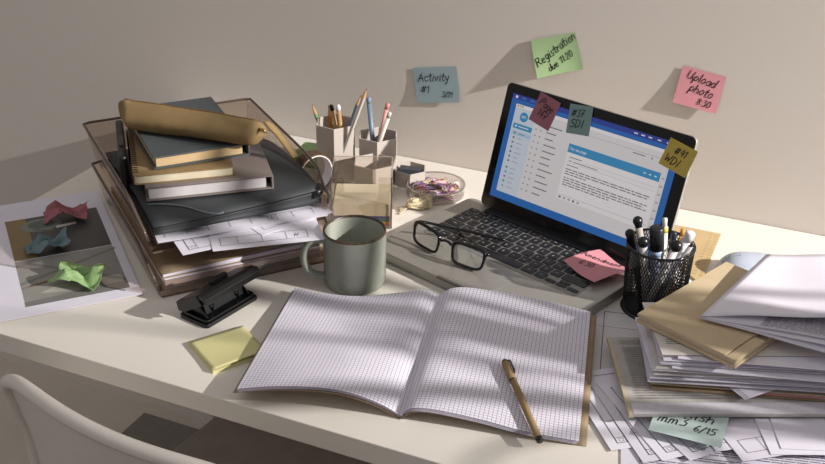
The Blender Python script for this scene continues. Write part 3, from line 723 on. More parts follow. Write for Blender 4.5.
for i in range(12):
    c_ = .20+i*.058
    sq(mb, .185, .195, c_-.006, c_+.008, .0006, 6); sq(mb, .215, .226, c_-.006, c_+.008, .0006, 6)
    sq(mb, .255, .255+(.09, .06, .05, .075, .08, .06, .065, .09, .06, .08, .085, .05)[i], c_-.004, c_+.006, .0006, 4)
sq(mb, .40, .97, .165, .168, .0006, 6); sq(mb, .76, .83, .185, .193, .0006, 4)
for a in (.865, .915): sq(mb, a, a+.006, .18, .198, .0006, 4)
for i in range(8): sq(mb, .943, .957, .32+i*.072, .332+i*.072, .0006, 6)
mail = mb.build('mail_window', sm, lap, world=True)
mb = MB(); sq(mb, .405, .935, .30, .80, .0010, 5); sq(mb, .405, .935, .285, .365, .0012, 3)
write(mb, 'New message', x0+.415*SW, y1-.338*SH, .0046, lambda x, y: S(x, y, .0014), w=.0006, mi=5, jit=0, slant=0)
for i, a in enumerate((.845, .875, .905)): sq(mb, a, a+.012, .322, .332, .0014, 5)
for a, b, c_ in ((.425, .50, .40), (.425, .445, .435), (.455, .60, .435), (.42, .49, .475)): sq(mb, a, b, c_, c_+.007, .0014, 4)
for c_ in (.418, .453): sq(mb, .415, .925, c_, c_+.002, .0013, 6)
for c_, e in ((.51, .91), (.532, .90), (.554, .55), (.59, .91), (.612, .89), (.634, .91), (.656, .70)):
    a = .42; rnd = random.Random(int(c_*1000))
    while a < e: b = min(e, a+rnd.uniform(.012, .045)); sq(mb, a, b, c_, c_+.009, .0014, 4); a = b+.006
sq(mb, .405, .935, .755, .758, .0014, 6)
for i in range(5): sq(mb, .418+i*.028, .432+i*.028, .770, .788, .0014, 4 if i in (0, 3) else 6)
mb.build('message_window', sm, lap, world=True)
MB().disc(S(0, LH-.006, .0003), .0013, 16, 0, NV).build('webcam', mat('webcam_glass', '#2a2a33', .1), lap, world=True)

# ------------------------------------------------------------------ sticky notes
def note(label, col, key_, frame, w, h, texts, curl, group=None, ink=.00135):
    """frame(x, y, n): x right, y up, n off the surface; curl(u, v) gives the lift, v from the bottom"""
    m_ = mat(key_, col, .75, var=.03)
    def f(x, y): return frame(x, y, .0006+curl(x/w, y/h))
    o = MB().grid(lambda u, v: f(u*w, v*h), 16, 16).build('sticky_note', m_, smooth=True)
    tag(o, label, 'sticky note', group)
    mb = MB()
    for (tx, x, y, s, r) in texts: write(mb, tx, x, y, s, lambda a, b: frame(a, b, .0006+curl(a/w, b/h)+.0004), rot=math.radians(r), w=ink*(s/.01)**.3)
    c0 = f(w/2, h/2)
    mb.build('handwriting', inkM, o)
    # origin at the note itself
    me = o.data
    for mm in (me, o.children[0].data):
        for v in mm.vertices: v.co -= c0
    o.location = c0
    return o
def wallframe(u, v, a):
    o = PY(u, v, YW); X = V((math.cos(a), 0, math.sin(a))); Yv = V((-math.sin(a), 0, math.cos(a)))
    return lambda x, y, n: o+X*x+Yv*y-V((0, 1, 0))*n
note('blue sticky note on the wall reading Activity #1, left of the laptop', '#98adb5', 'note_wall_blue', wallframe(418, 102, math.radians(10)), .080, .061,
     [('Activity', .007, .037, .0145, 0), ('#1', .010, .018, .0125, -4), ('3/21', .048, .010, .0095, -4)], lambda u, v: .0035*max(0, 1-v)**1.5+.001*u*(1-v)+.001*(1-u)*v*v)
note('lime green sticky note on the wall reading Registration due, above the laptop', '#a6c391', 'note_wall_green', wallframe(540, 76, math.radians(18)), .074, .060,
     [('Registration', .005, .017, .0128, 26), ('due 11:20', .022, .006, .0105, 24)], lambda u, v: .012*max(0, 1-u*1.1)**1.4*max(0, 1-v*.8)+.002*(1-v))
note('pink sticky note on the wall reading Upload photo, at the right', '#dc96a1', 'note_wall_pink', wallframe(673.5, 101, math.radians(-7)), .067, .059,
     [('Upload', .010, .042, .0135, -6), ('photo', .018, .024, .0135, -6), ('8:30', .034, .007, .0105, -4)], lambda u, v: .0048*max(0, 1-v)**1.3+.001*(1-u))
def lidframe(ax, ay, a, n0=.0015):
    c_, s_ = math.cos(a), math.sin(a)
    return lambda x, y, n: S(ax+x*c_-y*s_, ay+x*s_+y*c_, n0+n)
OX = -.007
note('dusky pink sticky note on the screen reading Page 147', '#a66b78', 'note_screen_pink', lidframe(-.1014+OX, .1512, math.radians(-12)), .040, .046,
     [('Page', .005, .029, .0115, -10), ('147', .008, .013, .0115, -6)], lambda u, v: .001*(1-v)**2)
note('grey teal sticky note on the screen reading #37 SDI', '#86a3a1', 'note_screen_teal', lidframe(-.0322+OX, .1490, math.radians(7)), .0395, .043,
     [('#37', .005, .026, .0105, 0), ('SDI', .005, .009, .0120, 4)], lambda u, v: .0012*(1-v)**2)
note('mustard yellow sticky note on the upper right screen corner reading #41 WDI', '#cbb356', 'note_screen_yellow', lidframe(.1250+OX, .1480, math.radians(-10)), .046, .040,
     [('#41', .014, .023, .0105, 0), ('WDI', .005, .007, .0115, 0)], lambda u, v: .0015*(1-v)**2+.002*u*u)
# pink note on the keyboard
A = P(563, 261, .024); B = P(596, 284, .024); a_ = ang(A, B); o3 = A
fr3 = lambda x, y, n: o3+V((math.cos(a_)*x-math.sin(a_)*y, math.sin(a_)*x+math.cos(a_)*y, -.0045+n))
note('pink sticky note with a dark scrawl lying on the laptop keyboard', '#cf8a93', 'note_key_pink', fr3, .070, .068,
     [('Amendment', .002, .030, .0105, 32), ('6:30', .016, .014, .0105, 28)], lambda u, v: .011*abs(u-.55)**1.4+.006*(1-abs(v-.5)*2)*.5+.001)

# ------------------------------------------------------------------ glasses
zb_ = BH+.0005
A = P(415.5, 220.5, zb_+.031); B = P(488.5, 253, zb_+.031)
ga = ang(A, B); gw = (B-A).length
gl = thing('eyeglasses', 'black rectangular eyeglasses resting open on the laptop palm rest', 'glasses', V((A.x, A.y, zb_)), ga)
tilt = math.radians(14)     # fronts lean back, lower rims on the palm rest
def gp(x, z, n=0):  # front plane: x along, z up the front
    bow = -.006*(1-((x/gw*2-1)**2))
    return V((x, -.002+bow+(.031-z)*-math.sin(tilt)*.9-n, max(.0024, z)))
def lens_out(cx, s):
    pts = []
    w_, h1 = .0265, .0155
    for i in range(28):
        a = 2*PI*i/28; c_, s_ = math.cos(a), math.sin(a); e = .5
        px = w_*abs(c_)**e*(1 if c_ > 0 else -1); pz = h1*abs(s_)**e*(1 if s_ > 0 else -1)
        px *= 1+.06*(pz/h1)
        pts.append(gp(cx+px, .0175+pz+s*px*.04))
    return pts
for cx, s in ((.030, -1), (gw-.030, 1)):
    o_ = lens_out(cx, s)
    MB().tube(o_, [.0021+.0007*(p.z > .02) for p in o_], 8, closed=True).build('rim', blackg, gl, smooth=True)
    mb = MB(); mb.add(o_, [tuple(range(28))]); mb.build('lens', lensM, gl)
    sgn = 1 if cx < gw/2 else -1
    MB().tube([gp(cx+sgn*.026, .016), gp(cx+sgn*.029, .013)+V((0, .007, 0)), gp(cx+sgn*.028, .008)+V((0, .007, 0))], .0014, 8).build('nose_pad', clearM, gl, smooth=True)
MB().tube([gp(gw/2-.009, .024), gp(gw/2-.004, .0265), gp(gw/2+.004, .0265), gp(gw/2+.009, .024)], .0020, 8).build('bridge', blackg, gl, smooth=True)
for x, s, dr, L_ in ((.001, 1, math.radians(40), .13), (gw-.001, -1, math.radians(152), .125)):
    cx_, sx_ = math.cos(dr), math.sin(dr); hz = .0275 if s > 0 else .0235
    tp = [gp(x+s*.004, .027), gp(x, .0275)+V((0, .005, 0)), V((x+.008*cx_, .005+.008*sx_, hz))]+[V((x+q_*cx_, .005+q_*sx_, z_)) for q_, z_ in ((.04, hz-.006), (.075, hz-.012), (.1, max(.005, hz-.018)), (L_, .0035))]
    MB().tube(smoothpath(tp), [.0027]*10+[.0021]*21, 8).build('temple', blackg, gl, smooth=True)

# ------------------------------------------------------------------ hexagonal pencil cups
hexM = mat('grey_card_cup', '#bdb3ab', .7, bump=.1, bscale=500, var=.03)
hexin = hexM
HR = .0355
c1 = V((-.7895, 1.492, 0)); n1 = math.radians(-36.9); n2 = n1+PI/3
c2 = V((-.723, 1.5165, 0)); c3 = V((-.702, 1.4565, 0)); c4 = V((-.667, 1.524, 0))
def hexcup(label, c, h, HR=HR):
    t = thing('pencil_cup', label, 'pencil cup', c, n1, 'grey hexagonal desk cups')
    def hx(r): return [(r*math.cos(PI/6+i*PI/3), r*math.sin(PI/6+i*PI/3)) for i in range(6)]
    o_, i_ = hx(HR), hx(HR-.0022); mb = MB()
    vs_ = [(x, y, 0) for x, y in o_]+[(x, y, h) for x, y in o_]+[(x, y, h) for x, y in i_]+[(x, y, .003) for x, y in i_]
    fs = [tuple(range(6))[::-1], tuple(range(18, 24))]
    for k in range(3):
        for i in range(6): fs.append((k*6+i, k*6+(i+1) % 6, (k+1)*6+(i+1) % 6, (k+1)*6+i))
    mb.add(vs_, fs); mb.build('cup_wall', hexM, t, bevel=.0004)
    return t
hexcup('tall grey hexagonal pencil cup, the highest of the joined set', c1, .099)
hexcup('medium grey hexagonal pencil cup behind the low one, holding pink and cream pencils', c2, .079)
hexcup('low grey hexagonal cup in front of the tall one behind the memo box', c3, .058)
hexcup('shallow grey hexagonal cup at the right holding a dark eraser', c4, .026, .029)
o = MB().box(-.018, .018, -.008, .008, 0, .010).build('eraser', mat('dark_rubber', '#3f424a', .8)); place(o, c4+V((0, 0, .016)), math.radians(15)); o.rotation_euler.y = .05
tag(o, 'dark grey rubber eraser in the shallow hexagonal cup', 'eraser')
def pencil(label, c, base, tip, z0, colr, r=.0036, kind='sharp', tipc='#3a2c22', name='pencil'):
    b = V((base[0], base[1], z0)); e = tip
    d = (e-b); L_ = d.length; d.normalize()
    t = thing(name, label, 'pencil' if name == 'pencil' else 'pen', b, 0)
    m_ = mat(name+'_'+label.replace(' ', '_')[:24], colr, .4, var=.03)
    if kind == 'sharp':
        MB().tube([b, e-d*.018], r, 6).build('barrel', m_, t, world=True)
        MB().tube([e-d*.018, e-d*.004], [r*.98, r*.25], 10).build('sharpened_wood', mat('pencil_wood', '#c79b6b', .7), t, world=True)
        MB().tube([e-d*.0045, e], [r*.28, .0003], 8).build('lead', mat('lead_'+tipc[1:], tipc, .5), t, world=True)
    else:
        MB().tube([b, e-d*.010], r, 12).build('barrel', m_, t, smooth=True, world=True)
        MB().tube([e-d*.0105, e-d*.002, e], [r*1.02, r*1.0, r*.5], 12).build('end_cap', mat('cap_'+tipc[1:], tipc, .4), t, smooth=True, world=True)
def tipat(u, v, y): return PY(u, v, y)
pencil('green pencil leaning left in the tall hexagonal cup', 0, (c1.x+.004, c1.y), tipat(312, 104, 1.505), .0045, '#6f9a5c', tipc='#8a3a34')
pencil('orange pencil standing at the front of the tall hexagonal cup', 0, (c1.x+.005, c1.y-.008), tipat(328.5, 105, 1.478), .0045, '#c07a2a', tipc='#5a3a20')
pencil('natural wood pencil with a black end in the tall hexagonal cup', 0, (c1.x+.012, c1.y+.012), tipat(331, 104.5, 1.51), .0045, '#b99468', kind='end', tipc='#1b1b1d')
pencil('natural wood pencil with a white end in the tall hexagonal cup', 0, (c1.x+.016, c1.y+.004), tipat(338, 104.5, 1.505), .0045, '#bd9b70', kind='end', tipc='#e2dfe6')
pencil('slate blue pencil leaning right in the tall hexagonal cup', 0, (c1.x-.004, c1.y-.006), tipat(361, 95, 1.49), .0045, '#6c7a88', tipc='#4a3a34')
pencil('pale grey pencil with a reddish tip, tallest in the tall hexagonal cup', 0, (c1.x+.004, c1.y-.016), tipat(367, 88, 1.475), .0045, '#c5bfb9', tipc='#8a4a38')
pencil('blue grey pen standing upright in the medium hexagonal cup', 0, (c2.x-.004, c2.y), tipat(368.5, 97, 1.515), .0045, '#6f8296', kind='end', tipc='#76899c', name='pen', r=.0040)
pencil('pink pencil leaning right in the medium hexagonal cup', 0, (c2.x-.008, c2.y-.010), tipat(388, 103, 1.525), .0045, '#d39a94', kind='end', tipc='#c9837e')
pencil('cream pencil leaning right in front of the pink one', 0, (c2.x-.012, c2.y-.018), tipat(390, 112, 1.505), .0045, '#cfc8ba', kind='end', tipc='#c9c2b4')

# tape roll on edge and the green block behind it
tc = P(311, 170, .034); tc = P(313, 172, .035)
t = thing('tape_roll', 'white tape roll with a brown outer layer standing behind the letter trays', 'tape roll', V((tc.x, tc.y, 0)), math.radians(62))
def ringx(r0_, r1_, x0_, x1_, n=48):
    mb = MB(); pr_ = [(r0_, x0_), (r1_, x0_), (r1_, x1_), (r0_, x1_), (r0_, x0_)]; mb.lathe(pr_, n)
    mb.v = [(y*.92, z_, x*.92+.035) for x, y, z_ in mb.v]; return mb
ringx(.0345, .038, -.0095, .0095).build('tape', mat('brown_tape', '#5a4638', .3), t, smooth=False, bevel=0)
ringx(.0325, .0344, -.0100, .0100).build('core', mat('white_core', '#e4e1e6', .7), t)
ring_o = slab('green_notepad', 'small green notepad lying behind the tape roll', 'notepad', P(293, 166, 0), math.radians(8), .075, .06, .022, mat('green_card', '#8fae74', .7))

# memo box
A = P(335, 219, 0); B = P(391, 229, 0); ma = ang(A, B)
ma = YAW; A = P(391.5, 229, 0)-r0*.092
mw = .092
t = thing('memo_box', 'clear plastic memo cube holder between the mug and the hexagonal cups', 'memo holder', A, ma)
mh = .086
def wallx(x0_, x1_, y0_, y1_): return MB().box(x0_, x1_, y0_, y1_, .002, mh)
md = .080; mb = MB(); mb.box(0, mw, 0, md, 0, .002)
k = .0018
mb.box(0, k, 0, md, .002, mh); mb.box(mw-k, mw, 0, md, .002, mh); mb.box(k, mw-k, md-k, md, .002, mh)
mb.box(k, .020, 0, k, .002, mh); mb.box(mw-.020, mw-k, 0, k, .002, mh); mb.box(.020, mw-.020, 0, k, .002, .060)
mb.build('box_walls', clear('memo_plastic', (.95, .925, .90), .05), t)
edge = mat('plastic_edge', '#4c4642', .3)
MB().tube([(mw-.0005, 0, .001), (mw-.0005, 0, mh)], .0009, 6).build('corner_edge', edge, t); MB().tube([(0, 0, mh), (0, 0, .001)], .0007, 6).build('corner_edge', edge, t)
MB().tube([(0, 0, mh), (0, md, mh), (mw, md, mh), (mw, 0, mh)], .0006, 6).build('top_edge', mat('plastic_rim', '#a89c90', .3), t)
z_ = .0022; lay = [('red_memo', '#a03a3c', .0045), ('orange_memo', '#c98a3c', .0045), ('green_memo', '#3f7a6c', .005), ('purple_memo', '#4a3486', .004), ('cream_memo', '#d8ccb2', .020)]
for nm, cc, hh in lay:
    o = MB().box(.003, mw-.003, .003, md-.003, 0, hh-.0002).build('memo_block', mat(nm, cc, .8, var=.04)); place(o, A+V((0, 0, z_)), ma)
    tag(o, nm.split('_')[0]+' layer of the memo paper block inside the clear memo box', 'memo paper', 'coloured memo papers in the memo box'); z_ += hh

# round paperclip dish with dividers
dc = P(435.5, 184, .017); dc.z = 0
t = thing('paperclip_dish', 'round clear plastic dish with dividers full of paperclips', 'dish', dc, .4)
RD, HD = .0480, .017
MB().lathe([(.0001, 0), (RD-.001, 0), (RD, .002), (RD, HD), (RD-.0018, HD), (RD-.0018, .0022), (.0001, .0022)], 64).build('dish_wall', clearM, t, smooth=False)
MB().lathe([(RD-.0005, HD-.0008), (RD+.0012, HD-.0004), (RD+.0012, HD+.0012), (RD-.0025, HD+.0012), (RD-.0025, HD-.0002)], 64).build('rim', clear('rim_plastic', (.72, .68, .68), .15), t, smooth=True)
for i in range(3):
    a = i*2*PI/3+.5; MB().rot(Matrix.Identity(3)) if False else None
    mb = MB(); mb.box(.0, RD-.002, -.0007, .0007, .0024, HD-.003); mb.rot(Matrix.Rotation(a, 3, 'Z')); mb.build('divider', clear('divider_plastic', (.78, .74, .75), .12), t)
clipc = ['#b67fa3', '#d8b4c4', '#c99d74', '#80698c', '#e2dce0', '#98709a', '#b06a68', '#d6c4a8']
proto = []
pth = [(-.009, .0028, 0), (.009, .0028, 0), (.0115, .0, 0), (.009, -.0028, 0), (-.0105, -.0028, 0), (-.0125, -.0008, 0), (-.0105, .0016, 0), (.006, .0016, 0), (.0078, .0002, 0), (.006, -.0014, 0), (-.006, -.0014, 0)]
for i, cc in enumerate(clipc):
    o = MB().tube(smoothpath(pth, 3), .0007, 5).build('paperclip', mat('clip_'+cc[1:], cc, .35, var=.02), smooth=True); proto.append(o)
rnd = random.Random(5); used = set()
cn = {0: 'magenta', 1: 'pale pink', 2: 'orange', 3: 'dark purple', 4: 'white', 5: 'violet', 6: 'red', 7: 'tan'}
for i in range(80):
    k = rnd.randrange(8) if i >= 8 else i; o = proto[k] if k not in used else proto[k].copy()
    if k in used: C.objects.link(o)
    used.add(k); sec = i % 3; aa = .4+.5+sec*2*PI/3+rnd.uniform(.35, 2*PI/3-.35); rr_ = rnd.uniform(.013, .034)
    o.matrix_basis = Matrix.Translation(dc+V((rr_*math.cos(aa), rr_*math.sin(aa), .0035+.0012*(i//8)))) @ Matrix.Rotation(rnd.uniform(0, PI), 4, 'Z') @ Matrix.Rotation(rnd.uniform(-.12, .12), 4, 'X') @ Matrix.Rotation(rnd.uniform(-.2, .2), 4, 'Y')
    tag(o, cn[k]+' coated paperclip in the round clear dish', 'paperclip', cn[k]+' paperclips in the round dish')

# bundle of cream twine beside the laptop
tw = P(418, 209, .0)
t = thing('twine_bundle', 'small tangled bundle of cream twine between the dish and the laptop', 'twine', tw, math.radians(35))
rnd = random.Random(3)
for j in range(7):
    pts = [V((rnd.uniform(-.018, .024), rnd.uniform(-.009, .009), .003+rnd.uniform(0, .016))) for _ in range(9)]
    MB().tube(smoothpath(pts, 5), .0022, 6).build('strand', mat('cream_twine', '#cdbf9f', .9, bump=.5, bscale=900), t, smooth=True)
for j in range(4):
    MB().tube([(-.018, -.002+j*.002, .005), (-.028-j*.002, -.012+j*.005, .003), (-.034+j*.004, -.016+j*.007, .0018)], [.0013, .0012, .0018], 6).build('frayed_end', mat('cream_twine', '#cdbf9f'), t, smooth=True)

# ------------------------------------------------------------------ mesh pen cup with markers
cc = V((-.204, 1.2925, 0))
cup = thing('mesh_pen_cup', 'black wire mesh pen cup full of markers right of the laptop', 'pen cup', cc, 0)
RC, HCU = .044, .098
def cupr(z): return .0400+.0040*z/HCU
mb = MB(); nn, mm = 72, 26
for d_ in (1, -1):
    for i in range(nn):
        pts = [(cupr(HCU*j/10)*math.cos(2*PI*i/nn+d_*j*.085), cupr(HCU*j/10)*math.sin(2*PI*i/nn+d_*j*.085), .002+(HCU-.004)*j/10) for j in range(11)]
        mb.tube(pts, .00055, 4, cap=False)
mb.build('wire_mesh', blackp, cup)
MB().tube([(cupr(HCU)*math.cos(a), cupr(HCU)*math.sin(a), HCU) for a in [2*PI*i/48 for i in range(48)]], .0017, 8, closed=True).build('rim', blackg, cup, smooth=True)
MB().lathe([(.0001, .0), (.0425, 0), (.0435, .0015), (.0425, .004), (.0395, .005), (.0001, .005)], 48).build('base_disc', blackp, cup, smooth=True)
def marker(label, tip, base, r, body, capc, caplen, capr=None, kind='round', band=None, name='marker', cat='marker'):
    b = cc+V((base[0], base[1], .0075)); e = tip; d = (e-b).normalized(); capr = capr or r*1.1
    t = thing(name, label, cat, b, 0)
    MB().tube([b, e-d*caplen], r, 16).build('barrel', mat('marker_body_'+body[1:], body, .35, var=.02), t, smooth=True, world=True)
    cm = mat('marker_cap_'+capc[1:], capc, .3, var=.02)
    if kind == 'round':
        pts = [e-d*(caplen-.0003), e-d*(capr*1.9), e-d*(capr*1.5), e-d*capr, e-d*capr*.5, e-d*capr*.15, e]
        MB().tube(pts, [r*1.02, r*1.02, capr*.9, capr, capr*.88, capr*.5, capr*.05], 16).build('cap', cm, t, smooth=True, world=True)
    else:
        MB().tube([e-d*(caplen-.0003), e-d*.0015, e], [capr, capr, capr*.85], 16).build('cap', cm, t, smooth=True, world=True)
    if band:
        MB().tube([e-d*(caplen+.008), e-d*(caplen+.0005)], r*1.03, 16).build('band', mat('marker_band_'+band[1:], band, .4), t, smooth=True, world=True)
marker('grey marker with a round black cap leaning back at the left of the mesh cup', PY(637, 216, 1.318), (-.006, .008), .0048, '#b9b0a6', '#141416', .016, .0068)
marker('black marker with a rounded cap at the far left of the mesh cup', PY(629, 229, 1.290), (-.012, -.004), .0058, '#161618', '#131315', .030, .0065)
marker('clear barrelled marker with a round black cap at the cup front left', PY(643, 237, 1.268), (-.006, -.014), .0052, '#c4c0bf', '#141416', .013, .0072)
marker('thick dark marker with a flat black cap in the middle of the mesh cup', PY(657, 227, 1.285), (.004, .000), .0088, '#8d96ad', '#212226', .033, .0096, 'flat', '#9db0cf')
marker('white glue pen with a pale tip behind the thick dark marker', PY(665, 218, 1.322), (.008, .012), .0048, '#dcd9cd', '#d9d6d0', .012, .0034, 'flat', '#c9b846', 'glue_pen', 'glue')
marker('white marker with a round black cap leaning right at the cup front', PY(679, 241, 1.272), (-.006, -.020), .0052, '#d3cfd2', '#101012', .013, .0078)
marker('white boxy highlighter leaning right at the right rim of the mesh cup', PY(691, 232, 1.300), (.006, .004), .0062, '#dedbe2', '#dedbe2', .014, .0066, 'flat', None, 'highlighter', 'highlighter')
marker('thin silver pen leaning furthest right out of the mesh cup', PY(693, 243, 1.285), (-.002, -.006), .0034, '#9c9a9e', '#4a4540', .006, .0024, 'flat', None, 'pen', 'pen')
marker('navy pen with a flat end behind the white highlighter', PY(674, 232, 1.328), (.012, .014), .0042, '#1f2740', '#1d2233', .02, .0046, 'flat', None, 'pen', 'pen')
marker('small orange pencil end poking out at the back of the mesh cup', PY(683, 229, 1.332), (.018, .012), .0030, '#d09a55', '#c98a3e', .01, .0030, 'flat', None, 'pencil', 'pencil')

# wooden set square
cr_ = P(721, 235.5, .0); ex = V((-1, -.02, 0)); Ls = .165
t = thing('set_square', 'wooden set square with ruled edge lying behind the mesh cup', 'set square', cr_, 0)
wood = mat('pale_wood', '#c6ac80', .6, bump=.1, bscale=200, var=.08, vscale=18)
outer = [(0, 0), (0, -.158), (-.006, -.163), (-.165, -.006), (-.160, 0)]; inner = [(-.036, -.030), (-.036, -.085), (-.092, -.030)]
bm_v = [(x, y, z) for z in (0, .003) for x, y in outer+inner]
n_ = 8; fs = []
mb = MB()
# body as five quads round the triangular hole
def pr5(z): return [(x, y, z) for x, y in outer+inner]
quads = [(0, 5, 6, 1), (1, 6, 2), (2, 6, 7, 3), (3, 7, 5, 4), (4, 5, 0)]
fs = [tuple(i+8 for i in q_) for q_ in quads]+[q_[::-1] for q_ in quads]
fs += [(i, (i+1) % 5, (i+1) % 5+8, i+8) for i in range(5)]+[(5+i, 5+(i+1) % 3, 13+(i+1) % 3, 13+i) for i in range(3)]
mb.add(pr5(0)+pr5(.003), fs); mb.build('wood_plate', wood, t)
mb = MB(); fn = lambda x, y: V((x, y, .0033))
for i in range(15):
    l = .006 if i % 5 == 0 else .0035
    mb.ribbon([(-.003, -.012-i*.0095), (-.003-l, -.012-i*.0095)], .0007, fn); 
    mb.ribbon([(-.012, -.010-i*.0095), (-.0155, -.012-i*.0095)], .0008, fn)
mb.build('ruler_marks', mat('burnt_marks', '#6a4c2c', .7), t)

# computer mouse behind the papers, and the white eraser by the mesh cup
def pebble(name, label, cat, c, rz, a, b, h, m_, extra=None):
    t = thing(name, label, cat, c, rz)
    def f(u, v):
        th = 2*PI*u; ph = v*PI/2; e = .75
        ct_, st_ = math.cos(th), math.sin(th); rr = math.cos(ph)**.7
        return V((a*rr*abs(ct_)**e*(1 if ct_ > 0 else -1), b*rr*abs(st_)**e*(1 if st_ > 0 else -1), .001+h*math.sin(ph)*(1-.18*ct_*rr)))
    MB().grid(f, 40, 12).build('shell', m_, t, smooth=True)
    mb = MB(); mb.prism([(f(i/40, 0).x*.96, f(i/40, 0).y*.96) for i in range(40)], 0, .0015); mb.build('underside', mat('dark_grey_rubber', '#55565c', .7), t)
    return t, f
t, f = pebble('computer_mouse', 'pale grey blue computer mouse half hidden behind the white papers', 'mouse', P(755, 275, 0), math.radians(22), .056, .031, .030, mat('pale_blue_plastic', '#b4bccb', .35))
MB().tube([f(.5, .35), f(.5, .6), f(.5, .8)], .0012, 6).build('scroll_wheel', mat('grey_wheel', '#8b8f99', .5), t)
t, f = pebble('eraser', 'white rounded eraser between the mesh cup and the kraft box', 'eraser', P(677, 293, 0), math.radians(18), .026, .014, .016, mat('white_rubber', '#e8e5ec', .6))

# ------------------------------------------------------------------ paper mountain on the right
# large plan sheet reaching under the notebook edge
A = P(586, 414, 0); B = P(700, 412, 0)
def plan(mb, fn, w, d):
    rectl(mb, fn, .010, w-.01, .008, d-.012, .0009); rectl(mb, fn, .010, .024, .008, .018, .0006); rectl(mb, fn, .016, .021, .0105, .0155, .0004)
    line(mb, fn, .030, .008, .030, d*.62, .0006); line(mb, fn, .0, d-.05, .2, d-.05, .0005, 1)
    mb.ribbon([(.055, d-.064), (.062, d-.058), (.068, d-.066), (.078, d-.060), (.088, d-.064)], .0006, fn, 1); mb.ribbon([(.048, d-.075), (.065, d-.07), (.085, d-.073)], .0006, fn, 1)
A = P(588, 413.5, .0); E_ = P(597, 312, 0)
rz = ang(A, E_)-PI/2
sheet('plan_sheet', 'large pale plan sheet lying flat between the notebook and the paper pile', 'paper', A+V((0, 0, .0002)), rz, .27, .245, mat('plan_paper', '#d9d5d8', .7, var=.02), 0, seed=21, draw=plan)
# printed text sheet at the bottom right corner
def textdraw(mb, fn, w, d):
    textblock(.02, w-.06, .05, d-.02, .0042, .0012)(mb, fn, w, d); write(mb, '13', .16, .012, .012, fn, w=.0016)
A = P(655, 480, 0)
sheet('printed_sheet', 'sheet of dense small print at the bottom right desk edge, lowest of the pile', 'paper', V((-.150, .905, .0010)), math.radians(14), .30, .21, paper2, 0, seed=5, draw=textdraw)
# fan of form sheets
gname = 'fanned form sheets under the grey newspaper'
fans = [((611, 451), (589, 416), 'leftmost of the four fanned form sheets beside the open notebook', 1), ((643, 463), (611, 416), 'second from the left of the four fanned form sheets', 2),
        ((662, 461), (622, 414), 'third from the left of the four fanned form sheets', 3), ((690, 461), (640, 414), 'rightmost of the four fanned form sheets, under the teal note', 4)]
for (c_, l_, lab, i) in fans:
    z_ = .0011+.0011*i; A = P(*c_, z_); E_ = P(*l_, z_)
    sheet('form_sheet', 'white ruled form sheet, '+lab, 'paper', A, ang(A, E_)-PI/2, .19, .15, paper if i % 2 else paper2, .0003, gname, i, form)
# sheets fanned to the right of the teal note
for i, (c_, r_, lab) in enumerate([((716, 452), 28, 'white form sheet right of the teal note, turned up to the right'), ((743, 462), 30, 'white form sheet with its corner pointing at the bottom frame edge'),
                                   ((771, 455), 16, 'white sheet fanned furthest right under the grey newspaper'), ((781, 449), 12, 'white sheet lying just behind the furthest right fanned sheet')]):
    z_ = .0066+.0011*i
    sheet('form_sheet', lab, 'paper', P(*c_, z_), math.radians(r_+8), .20, .07 if i < 2 else .065, paper if i != 1 else paper2, .0004, 'sheets fanned right of the teal note', 30+i, cells if i < 2 else None)
# teal note
A = P(648, 431, .0135); B = P(724, 450, .0135); a_t = ang(A, B)
frt = lambda x, y, n: A+V((math.cos(a_t)*x-math.sin(a_t)*y, math.sin(a_t)*x+math.cos(a_t)*y, n))
note('pale teal sticky note reading finish mm3 6/15 under the paper pile', '#b9cbc8', 'note_teal', frt, .080, .078,
     [('finish', .020, .041, .017, -2), ('mm3', .006, .022, .016, 2), ('6/15', .046, .018, .012, 3)], lambda u, v: .001*(1-v), ink=.0014)
# grey newspaper with kraft edge
A = P(632, 415, .018); B = P(825, 415, .018)
E_ = P(612, 347, .018); ra = ang(A, B)
t = thing('newspaper', 'grey printed newspaper with kraft yellow left edge under the paper stack', 'newspaper', V((A.x, A.y, .0155)), ra)
news = mat('newsprint', '#b4b0ac', .85, bump=.1, bscale=200, var=.12, vscale=60); newsl = mat('newsprint_light', '#cfcad2', .8, var=.06, vscale=90)
inv = t.matrix_basis.inverted(); e_ = inv @ V((E_.x, E_.y, .0155)); sx = e_.x/e_.y
def skew(pts): return [(x+sx*y, y) for x, y in pts]
D_ = .16
mb = MB(); mb.prism(skew([(0, 0), (.30, 0), (.30, D_), (0, D_)]), 0, .0035); mb.build('folded_sheets', news, t)
mb = MB(); mb.prism(skew([(-.0035, -.001), (.0015, -.001), (.0015, D_), (-.0035, D_)]), -.0004, .0040); mb.build('kraft_edge', kraft2, t)
mb = MB(); mb.prism(skew([(.002, .0), (.2995, .0), (.2995, .022), (.002, .020)]), .0036, .0044); mb.build('turned_margin', newsl, t)
mb = MB(); fnn = lambda x, y: V((x+sx*y, y, .0048)); textblock(.012, .29, .026, .15, .0050, .0014, 0)(mb, fnn, 0, 0)
mb.build('newsprint_text', [mat('news_grey_ink', '#918d8b', .8)], t)
# kraft folder with pink lining
z_ = .0203
A = P(651, 389, z_); B = P(825, 402, z_)
t = thing('kraft_wallet', 'kraft folder with a pink inside showing at the right of the paper pile', 'folder', A, ang(A, B))
MB().box(0, .30, 0, .15, 0, .0015).build('back_cover', kraft, t); MB().box(.125, .29, .003, .14, .0016, .0040).build('pink_lining', mat('pink_card', '#c98f9a', .8), t)
MB().box(0, .30, .004, .15, .0041, .0056).build('front_cover', kraft2, t)
z_ += .0060
